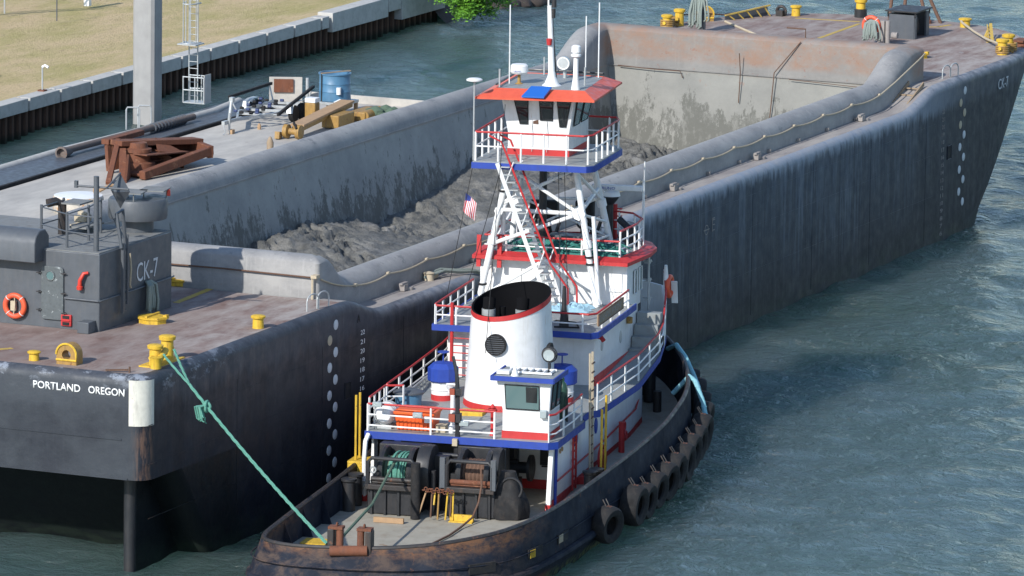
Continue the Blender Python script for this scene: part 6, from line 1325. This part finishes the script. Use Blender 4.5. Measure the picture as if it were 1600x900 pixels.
def tug_things():
    # tyres
    lab = ['old rubber tyre fender nearest the stern, hanging clear of the others', 'second tyre fender from the stern, large with a rust stained shoulder', 'third tyre fender from the stern, tucked behind a bigger one', 'fourth tyre fender from the stern along the starboard side', 'fifth tyre fender from the stern along the starboard side', 'sixth tyre fender from the stern, just past amidships', 'seventh tyre fender from the stern, just below the yellow step line of wall', 'eighth tyre fender from the stern, before the first pale blue rope', 'ninth tyre fender, where the shorter pale blue rope hangs', 'tenth tyre fender, beside the longer pale blue rope', 'eleventh tyre fender, outermost at the widest bow curve', 'twelfth tyre fender, high on the bow shoulder', 'thirteenth tyre fender, the furthest forward near the bow']
    lab[6] = 'seventh tyre fender from the stern, along the forward half of the side'
    lab = lab[:8]+['ninth tyre fender from the stern, below the widest part of the bulwark', 'tenth tyre fender from the stern, where the bulwark starts to curve in', 'eleventh tyre fender, where the shorter pale blue rope hangs', 'twelfth tyre fender, beside the longer pale blue rope']+lab[10:]
    lab[12:] = ['thirteenth tyre fender, outermost on the bow curve', 'fourteenth tyre fender, high on the bow shoulder', 'fifteenth tyre fender, the furthest forward near the bow']
    us = [8.0, 10.6, 11.95, 13.1, 14.2, 15.35, 16.5, 17.7, 18.9, 20.1, 21.4, 22.7, 24.0, 25.3, 26.5]
    zs = [.85, .92, .84, .95, 1.0, 1.1, 1.15, 1.28, 1.35, 1.45, 1.58, 1.7, 1.82, 1.95, 2.1]
    random.seed(21); proto = None
    for i, (u, z) in enumerate(zip(us, zs)):
        k = min(range(90), key=lambda k: abs(LOOP[k].x-u)+(9 if LOOP[k].y > 0 else 0)); p, n = LOOP[k], NRM[k]
        if proto is None:
            proto = empty('tyre_fender', (0, 0, 0))
            b = B(); b.lathe((0, 0, 0), [(.31, -.20), (.42, -.27), (.53, -.26), (.585, -.18), (.60, 0), (.585, .18), (.53, .26), (.42, .27), (.31, .20), (.29, .14), (.42, .12), (.45, 0), (.42, -.12), (.29, -.14), (.31, -.20)], 34, axis='Y', cap=False); mesh('tyre', b, 'rubber', proto)
            for s in (-.07, .09): b = B(); b.tube([(s, -.22, .76), (s, -.10, .62), (s*.6, 0, .48)], .02, 6); mesh('chain', b, 'black_rust', proto)
            b = B(); b.box((0, .0, .55), (.16, .16, .09)); mesh('shoe', b, 'rust', proto, bevel=.02)
            o = proto
        else: o = copy_tree(proto)
        ang = math.atan2(n.y, n.x)+TH; off = .46
        c = W3(p.x+n.x*off, p.y+n.y*off, z); o.location = c
        tilt = random.uniform(-.12, .12)
        if i == 0: o.rotation_euler = (R(-8), 0, ang-math.pi/2-.30)
        else: o.rotation_euler = (R(-6)+tilt*.3, 0, ang-math.pi/2-.10+tilt*.8)
        s = (1.0, 1.1, .97, 1.0, 1.05, 1.0, 1.06, 1.0, .98, 1.07, 1.02, 1, 1.03, .97, .95)[i]; o.scale = (s, s, s)
        props(o, lab[i], 'tyre', 'tyre fenders hung along the tug side')
    # ropes
    def line(name, pts, r, mat, label, cat='rope', n=8):
        b = B(pts[0]); b.tube(pts, r, n); return solo(name, b, mat, label, cat)
    P0 = Vector((-13.35, .35, 6.62)); P1 = Vector((-12.5, .42, 6.62)); J = Vector((-12.55, -.55, 6.05)); 
    E = Vector(W3(-1.45, 1.2, 1.80))
    J = P0.lerp(E, .16)
    b = B(P0)
    def lay(p, q, sag, r, n):
        c = catenary(p, q, sag, n)
        for ph in (0, 2.09, 4.19):
            pts = []
            m = n*6
            for i in range(m+1):
                t = i/m; f = t*n; k = min(int(f), n-1); x = c[k].lerp(c[k+1], f-k); d = (q-p).normalized(); a = d.cross(Vector((0, 0, 1))).normalized(); e = a.cross(d); w = ph+t*(q-p).length*7
                pts.append(x+(a*math.cos(w)+e*math.sin(w))*r*.55)
            b.tube(pts, r*.62, 5)
    lay(P0, J, .02, .036, 8); lay(P1, J, .02, .036, 8); lay(J, E, .12, .046, 40)
    K = P0.lerp(E, .27)
    for i in range(3): b.torus(K+Vector((0, 0, -.05*i)), .11, .045, 'X' if i % 2 else 'Y', 14, 7)
    random.seed(31)
    for i in range(16):
        q = Vector((random.uniform(-.3, -.1), random.uniform(-.02, .22), random.uniform(-.52, -.3))); b.tube([K, K+Vector((q.x*.9, q.y+.1, -.05)), K+q*Vector((1, 1, .6)).x, K+q+Vector((random.uniform(-.05, .05), random.uniform(-.08, .08), -.04))], .022, 5)
    solo('green_mooring_rope', b, 'greenrope', 'knotted bright green rope running from the barge bollard to the tug stern', 'rope')
    line('tow_rope', [W3(8.0, 1.6, 2.62), W3(3, 1.05, 2.1), W3(-1.45, .8, 1.95)], .045, 'darkgreenrope', 'thin grey green rope stretched from the winch drum to the stern roller')
    b = B(W3(7.9, 1.5, 2.5)); random.seed(4)
    for i in range(15):
        c = Vector(W3(8.0, 1.72-.036*i, 2.1+random.uniform(-.03, .03))); b.torus(c, .5+random.uniform(-.02, .12), .035, 'Y', 22, 6)
    solo('drum_rope', b, 'greenrope', 'green rope wound on the port tow winch drum', 'rope')
    line('black_hose', [W3(7.2, -1.25, 2.5), W3(7.1, -1.3, 2.0), W3(6.95, -1.25, 1.5), W3(6.6, -1.15, 1.1), W3(5.8, -1.0, .95), W3(4.6, -.95, .94), W3(3.2, -.75, .94), W3(2.0, -.5, .94), W3(1.0, -.45, .94), W3(-.2, -1.0, .94)], .034, 'wire', 'dark brown hose curving over the aft deck towards the stern', 'hose')
    for i, (pts, lb) in enumerate((([(22.0, -3.9, 2.3), (21.8, -4.5, 2.95), (21.5, -4.75, 2.85), (21.2, -5.1, 2.2), (20.9, -5.25, 1.8)], 'short pale blue rope looped over the bulwark to a tyre'), ([(25.5, -2.9, 3.1), (25.0, -3.3, 3.35), (24.2, -3.8, 3.1), (23.4, -4.3, 2.6), (22.6, -4.75, 2.1), (22.1, -4.95, 1.7)], 'longer pale blue rope running down from the bow bitts to a tyre'))):
        b = B(W3(*pts[0])); b.tube([W3(*p) for p in pts], .085, 8)
        for k in range(len(pts)-1):
            for t in (.25, .75):
                p = Vector(W3(*pts[k])).lerp(Vector(W3(*pts[k+1])), t); b.torus(p, .085, .02, 'Z', 10, 5)
        solo('pale_blue_rope', b, 'bluerope', lb, 'rope')
    # loose items; geometry in tug frame about an origin
    def T(o): return B(o)
    o = (9.7, 2.55, 3.1); r = empty('life_raft', W3(*o), TH, label='white cylindrical life raft canister on its cradle by the aft rail', cat='life raft')
    b = T(o); b.lathe((9.8, 2.5, 3.55), [(0, -.42), (.22, -.40), (.31, -.3), (.33, -.05), (.35, -.04), (.35, .04), (.33, .05), (.31, .32), (.22, .42), (0, .44)], 26, axis='X'); mesh('canister', b, 'white', r)
    for k in range(4): b = T(o); b.torus((9.8-.25+.17*k, 2.5, 3.55), .335, .012, 'X', 26, 5); mesh('strap', b, 'galv', r)
    b = T(o); b.box((9.8, 2.5, 3.16), (.7, .5, .1)); b.tube([(9.4, 2.75, 3.1), (9.4, 2.8, 3.4)], .03); mesh('cradle', b, 'galv', r)
    o = (9.75, 1.5, 3.1); r = empty('orange_tote', W3(*o), TH, label='ribbed orange lidded tote with a white sticker behind the aft rail', cat='tote')
    b = T(o); b.grid([[(9.42, 2.05, 3.12), (9.42, .92, 3.12), (10.2, .92, 3.12), (10.2, 2.05, 3.12)], [(9.36, 2.12, 3.62), (9.36, .86, 3.62), (10.26, .86, 3.62), (10.26, 2.12, 3.62)]], True, False, True)
    for k in range(9): b.box((9.38, 2.0-k*.13, 3.36), (.04, .045, .44))
    mesh('bin', b, 'orange', r, bevel=.015)
    b = T(o); b.box((9.81, 1.49, 3.67), (1.0, 1.32, .10)); b.box((9.81, 1.49, 3.74), (.8, 1.1, .05)); mesh('lid', b, 'orange', r, bevel=.02)
    b = T(o); b.box((9.34, 1.05, 3.5), (.02, .2, .2)); mesh('sticker', b, 'lettering', r)
    o = (12.4, 2.45, 3.1); r = empty('blue_grey_bin', W3(*o), TH, label='blue grey lidded plastic tub beside the port railing', cat='bin')
    b = T(o); b.lathe((12.4, 2.5, 3.1), [(.36, 0), (.40, .6)], 16, 1, 1.1); mesh('tub', b, 'tanblue', r)
    b = T(o); b.lathe((12.4, 2.5, 3.7), [(.46, 0), (.46, .05), (.3, .12), (0, .14)], 16, 1, 1.1); mesh('lid', b, M['housegrey'], r)
    b = T((14.2, 2.75, 3.1)); 
    for s in (0, .35): b.beam((13.0, 2.75, 3.2+s), (17.5, 2.85, 3.25+s), .05, .06)
    for k in range(12): b.beam((13.2+k*.38, 2.75, 3.2), (13.2+k*.38, 2.76, 3.55), .03, .03)
    solo('stowed_ladder', b, 'galv', 'aluminium ladder stowed on edge inside the port railing', 'ladder', tugf=True)
    o = (9.5, .65, 3.1); b = T(o); b.box((9.6, .65, 3.2), (.35, .3, .2)); b.box((9.6, .65, 3.32), (.37, .32, .04)); solo('small_box', b, 'paleline', 'small cream box with brown lid beside the orange tote', 'box', tugf=True, bevel=.01)
    b = T((9.5, .3, 3.1)); b.lathe((9.5, .32, 3.1), [(.08, 0), (.09, .2), (.03, .28), (.03, .32)], 12); solo('plastic_jug', b, 'white', 'small white jug on deck between the cream box and black pole', 'jug', tugf=True)
    o = (12.5, -2.9, 3.1); r = empty('gas_bottle', W3(*o), TH, label='tall dark green gas bottle strapped by the starboard rail below a blue cap', cat='gas bottle')
    b = T(o); b.lathe((12.3, -2.55, 3.1), [(.15, 0), (.16, .05), (.16, 1.05), (.12, 1.22), (.05, 1.3), (.05, 1.42), (0, 1.44)], 18); mesh('cylinder', b, M['bottlegreen'], r)
    b = T(o); b.tube([(12.1, -2.75, 3.1), (12.1, -2.75, 3.9), (12.35, -2.8, 3.95)], .03); mesh('bracket', b, 'black', r)
    b = T((12.9, -1.7, 3.1)); b.lathe((12.9, -1.85, 3.1), [(.2, 0), (.22, .4), (.2, .75), (.12, .85), (0, .87)], 14); solo('red_float', b, 'redplastic', 'round topped red float standing between the cab and gas bottle', 'float', tugf=True)
    # tarp and net
    def lump(o, hx, hy, hz, seed, n=26, rag=.5):
        b = B(o); rows = []
        for i in range(n):
            row = []
            for j in range(n):
                x = -1+2*i/(n-1); y = -1+2*j/(n-1); q = Vector((x*2.2, y*2.2, seed)); e = max(0, 1-max(abs(x), abs(y))**3)
                row.append((o[0]+x*hx*(1+.12*noise.noise(q*1.3)), o[1]+y*hy*(1+.12*noise.noise(q*1.7)), o[2]+hz*e*(.45+.9*abs(noise.fractal(q*1.6, .8, 2, 4)))))
            rows.append(row)
        return b.grid(rows)
    solo('blue_tarpaulin', lump((20.4, -.75, 5.21), .6, .75, .20, 3), 'bluetarp', 'crumpled pale blue tarpaulin on the upper deck at the tower foot', 'tarpaulin', tugf=True)
    b = lump((22.2, -.25, 6.73), .72, 2.0, .35, 9, 34)
    random.seed(2)
    for i in range(120):
        x, y = 22.2+random.uniform(-.65, .6), -.25+random.uniform(-1.9, 1.9); a = random.uniform(0, 6.3); z = 6.95+random.uniform(-.05, .16)
        b.tube([(x, y, z-.05), (x+.12*math.cos(a), y+.2*math.sin(a), z+.04), (x+.25*math.cos(a+.5), y+.42*math.sin(a+.5), z-.06)], .028, 5)
    solo('green_net', b, 'tealrope', 'heap of dark teal green netting spread over the house roof behind the red edge', 'net', tugf=True)
    # red work vest / life ring at the front rail
    o = (24.9, -3.0, 5.3); r = empty('life_ring', W3(*o), TH, label='orange red life ring with hanging cloth at the forward end of the starboard rail', cat='life ring')
    b = T(o); b.torus((24.8, -3.08, 5.35), .32, .085, 'Y', 26, 10); mesh('ring', b, M['orange_ring'], r)
    b = T(o); b.beam((24.95, -3.2, 5.5), (25.1, -3.2, 4.75), .2, .06); b.cyl((24.6, -3.0, 5.6), (24.55, -3.0, 6.1), .09, .05); mesh('cloth', b, 'white', r)
    # flag
    b = B(W3(21, 3.0, 8.55)); o = Vector((0, 0, 0)); rows = []
    for i in range(13):
        row = []
        for j in range(9):
            s = i/12; t = j/8; row.append((s*.42+0*t, .05*math.sin(s*5+t*3)+.03*math.sin(t*7), -t*.62-.26*s))
        rows.append(row)
    b = B(); b.grid(rows); f = mesh('flag', b, 'flag'); f.location = W3(21.6, 3.12, 8.65); f.rotation_euler = (0, R(8), R(-75))
    props(f, 'small red and white striped flag hanging from a wire stay', 'flag')
    b = B(W3(20.4, 3.2, 5.6)); b.cyl(W3(20.0, 3.35, 5.2), W3(21.9, 2.9, 9.9), .012, n=5); solo('flag_halyard', b, 'rubber', 'thin dark wire the small flag hangs from', 'wire')
n_ = N('bottle_green'); M['bottlegreen'] = n_.done((.02, .06, .04), .35)
tug_things()

# ------------------------------------------------------------------ every separate piece of a part becomes a part of its own
def split_parts():
    skip = {'lettering', 'draft_mark', 'load_line_mark', 'crown', 'worn_lettering', 'vent_louvre', 'chain', 'dredged_mud', 'wire_stay', 'water'}
    for o in [o for o in S.objects if o.type == 'MESH' and o.parent and 'kind' not in o]:
        if o.name.split('.')[0] in skip or o.data.users > 1: continue
        me = o.data; nv = len(me.vertices)
        par = list(range(nv))
        def find(a):
            while par[a] != a: par[a] = par[par[a]]; a = par[a]
            return a
        for e in me.edges:
            a, b = find(e.vertices[0]), find(e.vertices[1])
            if a != b: par[a] = b
        isl = {}
        for i in range(nv): isl.setdefault(find(i), []).append(i)
        if len(isl) < 2 or len(isl) > 60: continue
        boxes = []
        for k, vs in isl.items():
            c = [me.vertices[i].co for i in vs]
            boxes.append([k, [min(v[j] for v in c)-.015 for j in range(3)], [max(v[j] for v in c)+.015 for j in range(3)]])
        n = len(boxes); g = list(range(n))
        def fg(a):
            while g[a] != a: a = g[a]
            return a
        for i in range(n):
            for j in range(i):
                if all(boxes[i][1][t] <= boxes[j][2][t] and boxes[j][1][t] <= boxes[i][2][t] for t in range(3)): g[fg(i)] = fg(j)
        groups = {}
        for i in range(n): groups.setdefault(fg(i), set()).add(boxes[i][0])
        if len(groups) < 2: continue
        for gi, ks in enumerate(list(groups.values())[1:]):
            bm = bmesh.new(); bm.from_mesh(me); bm.verts.ensure_lookup_table()
            bmesh.ops.delete(bm, geom=[v for v in bm.verts if find(v.index) not in ks], context='VERTS')
            m2 = bpy.data.meshes.new(o.name.split('.')[0]); bm.to_mesh(m2); bm.free()
            for m in me.materials: m2.materials.append(m)
            c = o.copy(); c.data = m2; COL.objects.link(c); c.parent = o.parent
        keep = list(groups.values())[0]
        bm = bmesh.new(); bm.from_mesh(me); bm.verts.ensure_lookup_table()
        bmesh.ops.delete(bm, geom=[v for v in bm.verts if find(v.index) not in keep], context='VERTS')
        m2 = bpy.data.meshes.new(o.name.split('.')[0]); bm.to_mesh(m2); bm.free()
        for m in me.materials: m2.materials.append(m)
        o.data = m2
split_parts()
